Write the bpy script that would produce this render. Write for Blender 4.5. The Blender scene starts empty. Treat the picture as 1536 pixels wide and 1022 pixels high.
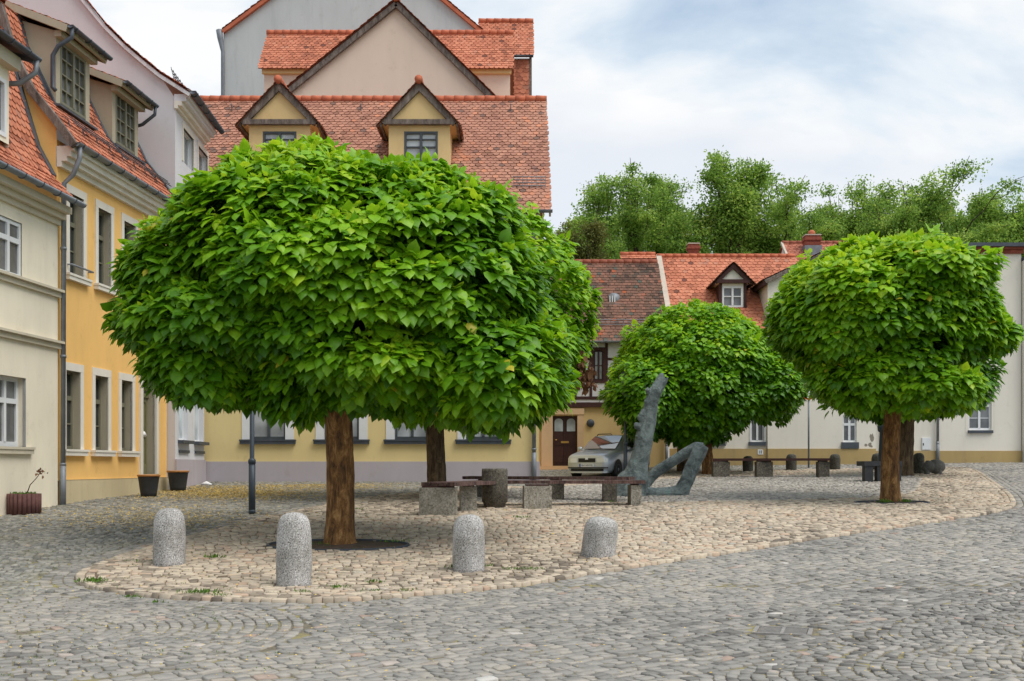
import bpy, math, random
import numpy as np
from mathutils import Vector, noise as mnoise
R = math.radians
C = bpy.context.scene.collection
FP, CX, HY, EYE = 1707.0, 768.0, 699.0, 1.6     # focal length in photo pixels, principal column, horizon row, eye height
rng = np.random.default_rng(7)
random.seed(7)

def srgb(r, g, b, k=1.0):
    f = lambda c: ((c/255+.055)/1.055)**2.4 if c > 10 else c/255/12.92
    return (f(r)*k, f(g)*k, f(b)*k)

# ------------------------------------------------------------------ terrain
GD = np.array([-60, 0, 8, 14.2, 17.6, 21, 25, 27, 31, 34.3, 40, 46, 48, 60, 150], float)
GX = np.array([-12, 0, 8, 20], float)
GZ = np.array([
    [-.2, 0, 0, .08, .36, .57, .79, .85, .94, 1.12, 1.2, 1.42, 1.52, 1.9, 2.6],
    [-.2, 0, 0, .08, .33, .62, .74, .82, .98, 1.12, 1.2, 1.44, 1.54, 1.9, 2.6],
    [-.2, 0, 0, .10, .36, .62, .75, .86, 1.0, 1.10, 1.3, 1.58, 1.66, 2.0, 2.6],
    [-.2, 0, 0, .14, .40, .62, .78, .95, 1.12, 1.25, 1.5, 1.72, 1.78, 2.1, 2.6]])
def hz(x, y):
    x = np.clip(np.asarray(x, float), -12, 20); y = np.clip(np.asarray(y, float), -60, 150)
    cols = np.stack([np.interp(y, GD, GZ[i]) for i in range(4)])
    i = np.clip(np.searchsorted(GX, x, 'right')-1, 0, 2)
    t = (x-GX[i])/(GX[i+1]-GX[i])
    a = np.take_along_axis(cols, i[None], 0)[0]; b = np.take_along_axis(cols, (i+1)[None], 0)[0]
    return a*(1-t)+b*t
def hz1(x, y): return float(hz(np.array([x]), np.array([y]))[0])
def G(px, py):
    """the point of the terrain seen at a photo pixel"""
    D = np.arange(3, 70, .02); a = (px-CX)/FP
    zr = EYE+(HY-py)/FP*D; zg = hz(a*D, D)
    k = np.argmax(zr <= zg)
    if zr[k] > zg[k]: k = len(D)-1
    return (a*D[k], float(D[k]), float(zg[k]))
def PX(px, py, D): return ((px-CX)/FP*D, D, EYE+(HY-py)/FP*D)

# ------------------------------------------------------------------ materials
def new_mat(name):
    m = bpy.data.materials.new(name); m.use_nodes = True
    nt = m.node_tree; b = nt.nodes['Principled BSDF']
    return m, nt, b
def N(nt, t, **k):
    n = nt.nodes.new(t)
    for a, v in k.items(): setattr(n, a, v)
    return n
def ramp(nt, stops, interp='LINEAR'):
    r = N(nt, 'ShaderNodeValToRGB'); r.color_ramp.interpolation = interp
    e = r.color_ramp.elements
    while len(e) < len(stops): e.new(.5)
    for q, (p, c) in zip(e, stops): q.position = p; q.color = (*c, 1)
    return r
def tex(nt, scale, detail=4, rough=.6, coord='Object', stretch=None, dist=0.0):
    tc = N(nt, 'ShaderNodeTexCoord'); n = N(nt, 'ShaderNodeTexNoise')
    n.inputs['Scale'].default_value = scale; n.inputs['Detail'].default_value = detail
    n.inputs['Roughness'].default_value = rough; n.inputs['Distortion'].default_value = dist
    if stretch:
        mp = N(nt, 'ShaderNodeMapping'); mp.inputs['Scale'].default_value = stretch
        nt.links.new(tc.outputs[coord], mp.inputs[0]); nt.links.new(mp.outputs[0], n.inputs[0])
    else: nt.links.new(tc.outputs[coord], n.inputs[0])
    return n
def bump(nt, b, src, strength, dist=.02):
    u = N(nt, 'ShaderNodeBump'); u.inputs['Strength'].default_value = strength; u.inputs['Distance'].default_value = dist
    nt.links.new(src, u.inputs['Height']); nt.links.new(u.outputs[0], b.inputs['Normal'])
def mixc(nt, fac, a, c, mode='MIX'):
    m = N(nt, 'ShaderNodeMix', data_type='RGBA', blend_type=mode)
    for s, v in ((m.inputs[0], fac), (m.inputs[6], a), (m.inputs[7], c)):
        if isinstance(v, (int, float)): s.default_value = v
        elif isinstance(v, tuple): s.default_value = (*v, 1)
        else: nt.links.new(v, s)
    return m.outputs[2]
def sc(c, k): return tuple(min(1, x*k) for x in c)
def stucco(name, col, var=.12, bumps=.35, dirt=(.25, .22, .17), dirt_amt=.16):
    m, nt, b = new_mat(name)
    n1 = tex(nt, .7, 6, .62, stretch=(1, 1, .45)); r1 = ramp(nt, [(.3, sc(col, 1-var)), (.7, sc(col, 1+var*.6))])
    nt.links.new(n1.outputs[0], r1.inputs[0])
    n2 = tex(nt, 1.6, 8, .7, stretch=(1.6, 1.6, .22)); r2 = ramp(nt, [(.52, (0, 0, 0)), (.78, (1, 1, 1))]); nt.links.new(n2.outputs[0], r2.inputs[0])
    ml = N(nt, 'ShaderNodeMath', operation='MULTIPLY'); ml.inputs[1].default_value = dirt_amt; nt.links.new(r2.outputs[0], ml.inputs[0])
    o = mixc(nt, ml.outputs[0], r1.outputs[0], dirt); nt.links.new(o, b.inputs['Base Color'])
    n4 = tex(nt, 2.3, 9, .75); r4 = ramp(nt, [(.56, (1, 1, 1)), (.70, (.88, .87, .85))]); nt.links.new(n4.outputs[0], r4.inputs[0]); nt.links.new(mixc(nt, 1.0, o, r4.outputs[0], 'MULTIPLY'), b.inputs['Base Color'])
    n3 = tex(nt, 55, 4, .7); bump(nt, b, n3.outputs[0], bumps, .012)
    b.inputs['Roughness'].default_value = .9; b.inputs['Specular IOR Level'].default_value = .2
    return m
def plain(name, col, rough=.6, metal=0.0, var=.1, scale=6, bumps=0.0, spec=.4):
    m, nt, b = new_mat(name)
    n1 = tex(nt, scale, 5, .6); r1 = ramp(nt, [(.3, sc(col, 1-var)), (.7, sc(col, 1+var))]); nt.links.new(n1.outputs[0], r1.inputs[0])
    nt.links.new(r1.outputs[0], b.inputs['Base Color']); b.inputs['Roughness'].default_value = rough; b.inputs['Metallic'].default_value = metal
    b.inputs['Specular IOR Level'].default_value = spec
    if bumps: bump(nt, b, tex(nt, scale*8, 4, .6).outputs[0], bumps, .01)
    return m
def tinted(name, stops, rough=.75, nscale=9, namt=.18, bumps=.25, blotch=None, bscale=30):
    """colour of each tile or stone from its own 'tint' value, plus grain"""
    m, nt, b = new_mat(name)
    at = N(nt, 'ShaderNodeAttribute', attribute_name='tint'); r = ramp(nt, stops); nt.links.new(at.outputs['Fac'], r.inputs[0])
    n1 = tex(nt, nscale, 5, .65); g = ramp(nt, [(.25, (1-namt,)*3), (.75, (1+namt*.5,)*3)]); nt.links.new(n1.outputs[0], g.inputs[0])
    o = mixc(nt, 1.0, r.outputs[0], g.outputs[0], 'MULTIPLY')
    if blotch:
        col, lo, hi, s = blotch
        n2 = tex(nt, s, 7, .7); r2 = ramp(nt, [(lo, (0, 0, 0)), (hi, (1, 1, 1))]); nt.links.new(n2.outputs[0], r2.inputs[0])
        o = mixc(nt, r2.outputs[0], o, col)
    nt.links.new(o, b.inputs['Base Color']); b.inputs['Roughness'].default_value = rough; b.inputs['Specular IOR Level'].default_value = .3
    if bumps: bump(nt, b, tex(nt, bscale, 4, .7).outputs[0], bumps, .006)
    return m
def granite(name, lo, mid, hi, scale=70, rough=.75):
    m, nt, b = new_mat(name)
    n = tex(nt, scale, 3, .8); r = ramp(nt, [(.38, lo), (.455, mid), (.55, mid), (.63, hi)]); nt.links.new(n.outputs[0], r.inputs[0])
    n2 = tex(nt, 3.5, 5, .6); r2 = ramp(nt, [(.32, (.58, .57, .52)), (.62, (1, 1, 1))]); nt.links.new(n2.outputs[0], r2.inputs[0])
    o = mixc(nt, 1.0, r.outputs[0], r2.outputs[0], 'MULTIPLY'); nt.links.new(o, b.inputs['Base Color']); b.inputs['Roughness'].default_value = rough
    bump(nt, b, n.outputs[0], .35, .01)
    return m
def glassy(name, col, rough=.06, spec=.6, stripes=None):
    m, nt, b = new_mat(name)
    n = tex(nt, 1.3, 3, .5); r = ramp(nt, [(.35, sc(col, .6)), (.65, sc(col, 1.3))]); nt.links.new(n.outputs[0], r.inputs[0])
    nt.links.new(r.outputs[0], b.inputs['Base Color'])
    b.inputs['Roughness'].default_value = rough; b.inputs['Specular IOR Level'].default_value = spec
    return m
def leafmat(name, stops, trans=.3, rough=.42):
    m, nt, b = new_mat(name)
    at = N(nt, 'ShaderNodeAttribute', attribute_name='tint'); r = ramp(nt, stops); nt.links.new(at.outputs['Fac'], r.inputs[0])
    n1 = tex(nt, 14, 3, .6); g = ramp(nt, [(.3, (.8,)*3), (.7, (1.12,)*3)]); nt.links.new(n1.outputs[0], g.inputs[0])
    o = mixc(nt, 1.0, r.outputs[0], g.outputs[0], 'MULTIPLY')
    nt.links.new(o, b.inputs['Base Color']); b.inputs['Roughness'].default_value = rough; b.inputs['Specular IOR Level'].default_value = .35
    t = N(nt, 'ShaderNodeBsdfTranslucent'); h = N(nt, 'ShaderNodeHueSaturation'); h.inputs['Hue'].default_value = .485; h.inputs['Value'].default_value = 1.5
    nt.links.new(o, h.inputs['Color']); nt.links.new(h.outputs[0], t.inputs['Color'])
    mx = N(nt, 'ShaderNodeMixShader'); mx.inputs[0].default_value = trans
    nt.links.new(b.outputs[0], mx.inputs[1]); nt.links.new(t.outputs[0], mx.inputs[2])
    nt.links.new(mx.outputs[0], nt.nodes['Material Output'].inputs['Surface'])
    return m
def bark(name, a, b_, c, scale=9):
    m, nt, b = new_mat(name)
    n = tex(nt, scale, 9, .78, stretch=(1, 1, .3), dist=.5); r = ramp(nt, [(.36, a), (.5, b_), (.66, c)]); nt.links.new(n.outputs[0], r.inputs[0])
    nt.links.new(r.outputs[0], b.inputs['Base Color']); b.inputs['Roughness'].default_value = .95; bump(nt, b, n.outputs[0], .9, .05)
    return m

M = {}
M['cream'] = stucco('cream_render', srgb(240, 230, 208, .95))
M['cream_trim'] = stucco('cream_trim', srgb(216, 206, 184, .86), .08, .15, dirt_amt=.3)
M['ochre'] = stucco('ochre_render', srgb(247, 198, 122, .95), .1, .35, (.38, .24, .1), .14)
M['stone_trim'] = stucco('pale_stone_trim', srgb(230, 224, 212, .93), .08, .2, dirt_amt=.2)
M['stone_dim'] = stucco('grey_stone_trim', srgb(186, 176, 154, .85), .1, .2, dirt_amt=.3)
M['plinth_sand'] = stucco('sand_plinth', srgb(216, 200, 162, .86), .12, .5, (.2, .18, .14), .4)
M['lav'] = stucco('lavender_render', srgb(214, 211, 214, .88), .05, .25, (.4, .38, .4), .2)
M['lav_white'] = stucco('white_render', srgb(226, 226, 230, .86), .06, .2, dirt_amt=.1)
M['lav_plinth'] = stucco('lavender_plinth', srgb(190, 182, 188, .9), .08, .4, (.3, .27, .26), .25)
M['pale_yellow'] = stucco('pale_yellow_render', srgb(242, 220, 160, .85), .07, .25, (.45, .36, .22), .1)
M['dormer_yellow'] = stucco('dormer_yellow_render', srgb(236, 206, 150, .88), .08, .25, (.35, .25, .15), .2)
M['pink'] = stucco('pinkish_render', srgb(234, 214, 196, .86), .06, .2, (.45, .38, .33), .15)
M['grey_white'] = stucco('blue_grey_render', srgb(204, 208, 208, .85), .08, .3, (.2, .21, .22), .3)
M['beige'] = stucco('beige_render', srgb(234, 228, 216, .93), .05, .25, (.4, .36, .31), .12)
M['tan'] = stucco('tan_plinth', srgb(196, 170, 118, .8), .12, .35, (.18, .15, .1), .3)
M['frame_white'] = plain('white_paint', srgb(232, 234, 236, .9), .45, var=.03)
M['frame_grey'] = plain('olive_grey_paint', srgb(116, 114, 96), .55, var=.08)
M['frame_dark'] = plain('dark_grey_paint', srgb(72, 78, 82), .5, var=.08)
M['door_green'] = plain('olive_green_paint', srgb(118, 116, 84), .55, var=.1)
M['brown_wood'] = plain('dark_brown_wood', srgb(62, 34, 30), .5, var=.2, scale=12)
M['timber'] = plain('dark_timber', srgb(66, 40, 36), .8, var=.25, scale=10)
M['weathered'] = bark('weathered_grey_wood', srgb(68, 60, 56), srgb(112, 101, 94), srgb(146, 135, 127), 6)
M['zinc'] = plain('weathered_zinc', srgb(122, 127, 133), .55, .25, .18, 4)
M['zinc_dark'] = plain('dark_zinc', srgb(74, 80, 88), .55, .25, .18, 4)
M['lead'] = plain('lead_flashing', srgb(78, 82, 90), .65, .1, .2, 5)
M['glass'] = glassy('dark_window_glass', (.035, .04, .042))
M['glass_curtain'] = glassy('curtained_window_glass', (.16, .165, .17), .12)
M['glass_blind'] = glassy('blinded_window_glass', (.42, .45, .47), .15)
M['glass_white'] = glassy('frosted_window_glass', (.5, .58, .62), .2)
M['tile_orange'] = tinted('orange_clay_tiles', [(0, srgb(148, 90, 68)), (.4, srgb(186, 114, 86)), (.75, srgb(204, 132, 102)), (.93, srgb(180, 124, 102)), (1, srgb(112, 68, 56))], .8, 7, .15, .25, (srgb(120, 80, 68), .60, .82, 1.3))
M['tile_center'] = tinted('red_brown_clay_tiles', [(0, srgb(138, 96, 78)), (.3, srgb(164, 116, 96)), (.7, srgb(184, 134, 112)), (.92, srgb(202, 134, 102)), (1, srgb(118, 92, 82))], .8, 7, .15, .25, (srgb(150, 100, 86), .50, .8, .5))
M['tile_brown'] = tinted('weathered_brown_tiles', [(0, srgb(70, 56, 50)), (.25, srgb(104, 80, 68)), (.55, srgb(126, 92, 78)), (.8, srgb(142, 100, 84)), (.95, srgb(160, 88, 58)), (1, srgb(84, 88, 80))], .9, 6, .22, .3, (srgb(86, 88, 78), .55, .8, 1.1))
M['tile_old'] = tinted('faded_pinkish_tiles', [(0, srgb(150, 88, 70)), (.5, srgb(178, 112, 90)), (1, srgb(196, 130, 108))], .85, 6, .2, .25)
M['ridge'] = plain('ridge_clay', srgb(184, 102, 72), .8, var=.2, scale=4, bumps=.2)
M['brick'] = plain('red_brick', srgb(142, 76, 60), .9, var=.3, scale=14, bumps=.4)
M['mortar'] = plain('mortar', srgb(190, 178, 164), .9, var=.12)
M['bark'] = bark('orange_brown_bark', srgb(50, 36, 22), srgb(122, 84, 44), srgb(180, 140, 88), 10)
M['bark_dark'] = bark('grey_brown_bark', srgb(44, 34, 24), srgb(92, 74, 52), srgb(128, 108, 80))
M['limb'] = bark('limb_bark', srgb(40, 32, 24), srgb(78, 66, 52), srgb(104, 92, 76), 5)
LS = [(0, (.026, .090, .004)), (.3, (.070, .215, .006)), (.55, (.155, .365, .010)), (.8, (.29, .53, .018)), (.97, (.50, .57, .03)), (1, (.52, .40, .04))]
M['leaf'] = leafmat('catalpa_leaves', LS, .36)
M['leaf_dead'] = leafmat('dry_brown_leaves', [(0, srgb(84, 56, 38)), (1, srgb(140, 102, 70))], .15, .8)
M['leaf_far'] = leafmat('far_tree_leaves', [(0, (.06, .14, .02)), (.5, (.22, .38, .06)), (.85, (.40, .54, .11)), (1, (.46, .45, .10))], .5, .6)
M['leaf_olive'] = leafmat('olive_tree_leaves', [(0, (.09, .11, .02)), (.6, (.16, .18, .035)), (1, (.27, .22, .05))], .3, .6)
M['granite'] = granite('speckled_granite', srgb(62, 60, 62), srgb(176, 173, 170), srgb(236, 233, 230), 60)
M['granite_dark'] = granite('dark_granite', srgb(50, 50, 48), srgb(94, 92, 88), srgb(130, 128, 122), 60)
M['concrete'] = granite('rough_concrete', srgb(112, 107, 97), srgb(164, 158, 146), srgb(194, 188, 178), 28, .9)
M['concrete_dark'] = granite('stained_concrete', srgb(58, 54, 46), srgb(98, 92, 82), srgb(134, 128, 114), 22, .9)
M['bench_wood'] = bark('weathered_bench_wood', srgb(50, 36, 34), srgb(92, 68, 62), srgb(140, 112, 104), 7)
M['black_stone'] = granite('black_stone', srgb(28, 29, 32), srgb(46, 48, 52), srgb(66, 68, 72), 40, .6)
M['bollard_dark'] = granite('mossy_dark_stone', srgb(44, 44, 38), srgb(78, 76, 68), srgb(104, 102, 92), 26, .9)
M['post_paint'] = plain('blue_grey_post_paint', srgb(66, 76, 86), .5, .2, .08, 5)
M['soil'] = plain('dark_soil', srgb(74, 60, 48), .95, var=.4, scale=12, bumps=.8)
M['terracotta'] = plain('terracotta', srgb(178, 124, 72), .85, var=.15)
M['pot_black'] = plain('black_pot', srgb(54, 54, 54), .7, var=.15, scale=9)
M['planter_brown'] = plain('brown_concrete', srgb(96, 64, 60), .85, var=.2, scale=12, bumps=.3)
M['grass'] = leafmat('weed_grass', [(0, (.05, .13, .012)), (1, (.14, .26, .03))], .25, .6)
M['petal'] = plain('fallen_yellow_blossom', srgb(206, 176, 92), .9, var=.2)
M['iron'] = plain('worn_iron', srgb(150, 145, 140), .6, .4, .2, 20)
M['black'] = plain('black_plastic', (.012, .012, .013), .5, var=.1)
M['rubber'] = plain('tyre_rubber', (.018, .018, .018), .85, var=.1)
M['brass'] = plain('brass', srgb(190, 150, 84), .35, .8, .1)
M['paper'] = plain('white_paper', (.8, .8, .8), .8, var=.03)
M['red'] = plain('sign_red', srgb(196, 60, 40), .5, var=.05)
M['plate_blue'] = plain('plate_blue', srgb(40, 70, 170), .5, var=.03)
m, nt, b = new_mat('silver_car_paint'); M['silver'] = m
b.inputs['Base Color'].default_value = (.55, .60, .68, 1); b.inputs['Metallic'].default_value = .45; b.inputs['Roughness'].default_value = .33; b.inputs['Coat Weight'].default_value = .6
m, nt, b = new_mat('headlight_glass'); M['lamp_glass'] = m
b.inputs['Base Color'].default_value = (.75, .77, .79, 1); b.inputs['Roughness'].default_value = .08; b.inputs['Metallic'].default_value = .1
m, nt, b = new_mat('car_glass'); M['car_glass'] = m
b.inputs['Base Color'].default_value = (.06, .065, .07, 1); b.inputs['Roughness'].default_value = .03; b.inputs['Specular IOR Level'].default_value = 1.0; b.inputs['Coat Weight'].default_value = 1; b.inputs['Coat IOR'].default_value = 2.2
# bronze
m, nt, b = new_mat('patinated_bronze'); M['bronze'] = m
n1 = tex(nt, 3.2, 8, .72, dist=.6); r1 = ramp(nt, [(.3, srgb(54, 62, 62)), (.45, srgb(110, 124, 125)), (.58, srgb(154, 166, 165)), (.72, srgb(112, 174, 168))]); nt.links.new(n1.outputs[0], r1.inputs[0])
nt.links.new(r1.outputs[0], b.inputs['Base Color']); b.inputs['Metallic'].default_value = .25; b.inputs['Roughness'].default_value = .55
wv = tex(nt, 16, 6, .8, stretch=(1, 1, 2.4)); bump(nt, b, wv.outputs[0], 1.0, .12)
# paving
GREY = [(0, srgb(108, 105, 101)), (.2, srgb(133, 130, 124)), (.5, srgb(148, 144, 137)), (.8, srgb(162, 156, 147)), (.93, srgb(164, 157, 145)), (.97, srgb(160, 138, 124)), (1, srgb(190, 187, 180))]
M['road_stone'] = tinted('grey_setts', GREY, .72, 7, .22, .5, (srgb(120, 116, 106), .55, .85, 2.2), 45)
M['street_stone'] = tinted('small_grey_setts', [(0, srgb(104, 103, 98)), (.5, srgb(142, 140, 133)), (.9, srgb(164, 160, 150)), (1, srgb(176, 158, 136))], .7, 7, .22, .5, (srgb(128, 122, 96), .5, .8, 1.4), 45)
M['sand_stone'] = tinted('sandy_pink_setts', [(0, srgb(116, 105, 93)), (.2, srgb(156, 143, 126)), (.45, srgb(183, 169, 150)), (.7, srgb(199, 184, 162)), (.85, srgb(184, 156, 134)), (.92, srgb(206, 190, 166)), (1, srgb(158, 156, 150))], .8, 7, .2, .5, (srgb(168, 150, 126), .55, .85, 1.8), 45)
M['plaza_stone'] = tinted('pale_grey_setts', [(0, srgb(124, 119, 112)), (.5, srgb(160, 154, 146)), (1, srgb(190, 182, 170))], .75, 7, .2, .5, (srgb(150, 138, 116), .55, .85, 1.4), 45)
def joint(name, dark, mid, moss, lo, hi, s):
    m, nt, b = new_mat(name)
    n1 = tex(nt, 9, 6, .7); r1 = ramp(nt, [(.3, dark), (.7, mid)]); nt.links.new(n1.outputs[0], r1.inputs[0])
    n2 = tex(nt, s, 8, .72); r2 = ramp(nt, [(lo, (0, 0, 0)), (hi, (1, 1, 1))]); nt.links.new(n2.outputs[0], r2.inputs[0])
    o = mixc(nt, r2.outputs[0], r1.outputs[0], moss); nt.links.new(o, b.inputs['Base Color']); b.inputs['Roughness'].default_value = .95
    bump(nt, b, n1.outputs[0], .6, .02)
    return m
M['joint'] = joint('sandy_joint_dirt', srgb(86, 80, 68), srgb(128, 120, 102), srgb(150, 140, 84), .48, .64, 1.6)
M['joint_sand'] = joint('warm_joint_dirt', srgb(78, 66, 52), srgb(118, 102, 84), srgb(104, 108, 58), .58, .70, 1.8)

# ------------------------------------------------------------------ mesh builder
class MB:
    def __init__(s): s.v = []; s.f = []; s.mi = []; s.sm = []; s.t = []; s.mats = []
    def m(s, mat):
        if isinstance(mat, str): mat = M[mat]
        if mat not in s.mats: s.mats.append(mat)
        return s.mats.index(mat)
    def add(s, vs, fs, mat, smooth=False, tint=.5):
        o = len(s.v); k = s.m(mat); s.v += [tuple(p) for p in vs]
        for f in fs: s.f.append([o+i for i in f]); s.mi.append(k); s.sm.append(smooth); s.t.append(tint)
        return s
    def quad(s, a, b, c, d, mat): return s.add([a, b, c, d], [(0, 1, 2, 3)], mat)
    def poly(s, pts, mat): return s.add(pts, [tuple(range(len(pts)))], mat)
    def box(s, F, s0, s1, n0, n1, z0, z1, mat, skew=None):
        """box in a facade frame"""
        p = [F.P(a, n, z) for z in (z0, z1) for n in (n0, n1) for a in (s0, s1)]
        return s.add(p, [(0, 1, 3, 2), (4, 6, 7, 5), (2, 3, 7, 6), (0, 4, 5, 1), (0, 2, 6, 4), (1, 5, 7, 3)], mat)
    def beam(s, a, b, w, h, mat, up=(0, 0, 1)):
        a, b = Vector(a), Vector(b); d = (b-a).normalized(); u = Vector(up)
        x = d.cross(u)
        if x.length < 1e-4: x = d.cross(Vector((1, 0, 0)))
        x.normalize(); y = x.cross(d).normalized()
        p = [q+x*i*w/2+y*j*h/2 for q in (a, b) for i, j in ((-1, -1), (1, -1), (1, 1), (-1, 1))]
        return s.add(p, [(0, 3, 2, 1), (4, 5, 6, 7), (0, 1, 5, 4), (1, 2, 6, 5), (2, 3, 7, 6), (3, 0, 4, 7)], mat)
    def tube(s, pts, rad, mat, k=8, smooth=True, caps=True, jitter=0.0, arc=None):
        pts = [Vector(p) for p in pts]; n = len(pts)
        if not hasattr(rad, '__len__'): rad = [rad]*n
        vs = []; prev = None
        for i, p in enumerate(pts):
            d = (pts[min(i+1, n-1)]-pts[max(i-1, 0)]).normalized()
            if prev is None:
                x = d.cross(Vector((0, 0, 1)));
                if x.length < .05: x = Vector((1, 0, 0)).cross(d).cross(d)*-1
                x = x - d*x.dot(d); x.normalize()
            else:
                x = prev - d*prev.dot(d); x.normalize()
            prev = x; y = d.cross(x)
            for j in range(k):
                a = 2*math.pi*j/k; r = rad[i]*(1+(random.uniform(-jitter, jitter) if jitter else 0))
                vs.append(p+(x*math.cos(a)+y*math.sin(a))*r)
        fs = [(i*k+j, i*k+(j+1) % k, (i+1)*k+(j+1) % k, (i+1)*k+j) for i in range(n-1) for j in range(k)]
        if caps: fs += [tuple(reversed(range(k))), tuple(range((n-1)*k, n*k))]
        return s.add(vs, fs, mat, smooth)
    def lathe(s, o, prof, mat, k=24, smooth=True, sx=1, sy=1, axis=None):
        o = Vector(o); vs = []
        if axis is None: X, Y, Z = Vector((1, 0, 0)), Vector((0, 1, 0)), Vector((0, 0, 1))
        else:
            Z = Vector(axis).normalized(); X = Z.orthogonal().normalized(); Y = Z.cross(X)
        for r, z in prof:
            for j in range(k):
                a = 2*math.pi*j/k; vs.append(o+X*(r*sx*math.cos(a))+Y*(r*sy*math.sin(a))+Z*z)
        n = len(prof)
        fs = [(i*k+j, i*k+(j+1) % k, (i+1)*k+(j+1) % k, (i+1)*k+j) for i in range(n-1) for j in range(k)]
        fs += [tuple(reversed(range(k))), tuple(range((n-1)*k, n*k))]
        return s.add(vs, fs, mat, smooth)
    def wall(s, F, s0, s1, z0, z1, holes, mat, n=0.0, reveal=.2, rmat=None):
        rmat = rmat or mat
        ss = sorted({s0, s1, *[h[0] for h in holes], *[h[1] for h in holes]}); zs = sorted({z0, z1, *[h[2] for h in holes], *[h[3] for h in holes]})
        ss = [a for a in ss if s0 <= a <= s1]; zs = [a for a in zs if z0 <= a <= z1]
        for a, b in zip(ss, ss[1:]):
            for c, d in zip(zs, zs[1:]):
                m_, q = (a+b)/2, (c+d)/2
                if any(h[0] < m_ < h[1] and h[2] < q < h[3] for h in holes): continue
                s.quad(F.P(a, n, c), F.P(b, n, c), F.P(b, n, d), F.P(a, n, d), mat)
        for a, b, c, d in [h[:4] for h in holes]:
            i = n-reveal
            s.quad(F.P(a, n, c), F.P(a, n, d), F.P(a, i, d), F.P(a, i, c), rmat); s.quad(F.P(b, n, d), F.P(b, n, c), F.P(b, i, c), F.P(b, i, d), rmat)
            s.quad(F.P(a, n, d), F.P(b, n, d), F.P(b, i, d), F.P(a, i, d), rmat); s.quad(F.P(b, n, c), F.P(a, n, c), F.P(a, i, c), F.P(b, i, c), rmat)
        return s
    def build(s, name, parent=None, loc=None):
        me = bpy.data.meshes.new(name)
        o = bpy.data.objects.new(name, me); C.objects.link(o)
        base = Vector(loc) if loc is not None else (wloc(parent) if parent else Vector((0, 0, 0)))
        me.from_pydata([(p[0]-base.x, p[1]-base.y, p[2]-base.z) for p in s.v], [], s.f)
        for mt in s.mats: me.materials.append(mt)
        me.polygons.foreach_set('material_index', s.mi); me.polygons.foreach_set('use_smooth', s.sm)
        if len(set(s.t)) > 1:
            at = me.attributes.new('tint', 'FLOAT', 'FACE'); at.data.foreach_set('value', s.t)
        me.update()
        if parent: o.parent = parent; o.location = base-wloc(parent)
        else: o.location = base
        return o
def wloc(o):
    v = Vector((0, 0, 0))
    while o is not None: v += o.location; o = o.parent
    return v
class Fr:
    """facade frame: s along the wall, n outward, z up"""
    def __init__(s, a, b):
        s.o = Vector((a[0], a[1])); d = Vector((b[0]-a[0], b[1]-a[1])); s.L = d.length; s.d = d.normalized(); s.nv = Vector((s.d.y, -s.d.x))
    def P(s, a, n, z): return (s.o.x+s.d.x*a+s.nv.x*n, s.o.y+s.d.y*a+s.nv.y*n, z)
    def hit(s, px, py, n=0.0):
        a = (px-CX)/FP; D = (n+s.o.dot(s.nv))/(a*s.nv.x+s.nv.y)
        return ((D*a-s.o.x)*s.d.x+(D-s.o.y)*s.d.y, EYE+(HY-py)/FP*D)
    def rect(s, x0, y0, x1, y1, n=0.0):
        """(s0,s1,z0,z1) of a wall opening whose upper-left and lower-right corners are seen at two pixels"""
        a, t = s.hit(x0, y0, n); b, u = s.hit(x1, y1, n); return (a, b, u, t)
def np_mesh(name, verts, faces_len, idx, mats, parent=None, loc=(0, 0, 0), tint=None, smooth=True, mi=None):
    me = bpy.data.meshes.new(name)
    verts = np.asarray(verts, np.float32)-np.asarray(loc, np.float32)
    me.vertices.add(len(verts)); me.vertices.foreach_set('co', verts.ravel())
    idx = np.asarray(idx, np.int32).ravel(); faces_len = np.asarray(faces_len, np.int32)
    me.loops.add(len(idx)); me.loops.foreach_set('vertex_index', idx)
    me.polygons.add(len(faces_len)); st = np.concatenate([[0], np.cumsum(faces_len)[:-1]]).astype(np.int32)
    me.polygons.foreach_set('loop_start', st); me.polygons.foreach_set('loop_total', faces_len)
    me.polygons.foreach_set('use_smooth', np.full(len(faces_len), smooth, bool))
    if mi is not None: me.polygons.foreach_set('material_index', np.asarray(mi, np.int32))
    for mt in (mats if isinstance(mats, list) else [mats]): me.materials.append(M[mt] if isinstance(mt, str) else mt)
    if tint is not None:
        at = me.attributes.new('tint', 'FLOAT', 'FACE'); at.data.foreach_set('value', np.asarray(tint, np.float32))
    me.update(calc_edges=True); me.validate()
    o = bpy.data.objects.new(name, me); C.objects.link(o)
    if parent is not None: o.parent = parent; o.location = Vector(loc)-wloc(parent)
    else: o.location = loc
    return o
def instances(tv, tf, pos_fn, count):
    """faces of `count` copies of a template: tf a list of index tuples over len(tv) vertices"""
    nv = tv if isinstance(tv, int) else len(tv)
    ln = np.array([len(f) for f in tf]); flat = np.concatenate([np.array(f) for f in tf])
    idx = (np.arange(count)[:, None]*nv+flat[None]).ravel()
    return np.tile(ln, count), idx, len(tf)
def empty(name, loc, label=None, cat=None, group=None):
    o = bpy.data.objects.new(name, None); C.objects.link(o); o.location = loc; o.empty_display_size = .2
    tag(o, label, cat, group); return o
def tag(o, label=None, cat=None, group=None, kind=None):
    for k, v in (('label', label), ('category', cat), ('group', group), ('kind', kind)):
        if v: o[k] = v
    return o
def clone(o, parent=None):
    c = o.copy(); C.objects.link(c)
    if parent: c.parent = parent
    for ch in list(o.children): clone(ch, c)
    return c
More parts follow.
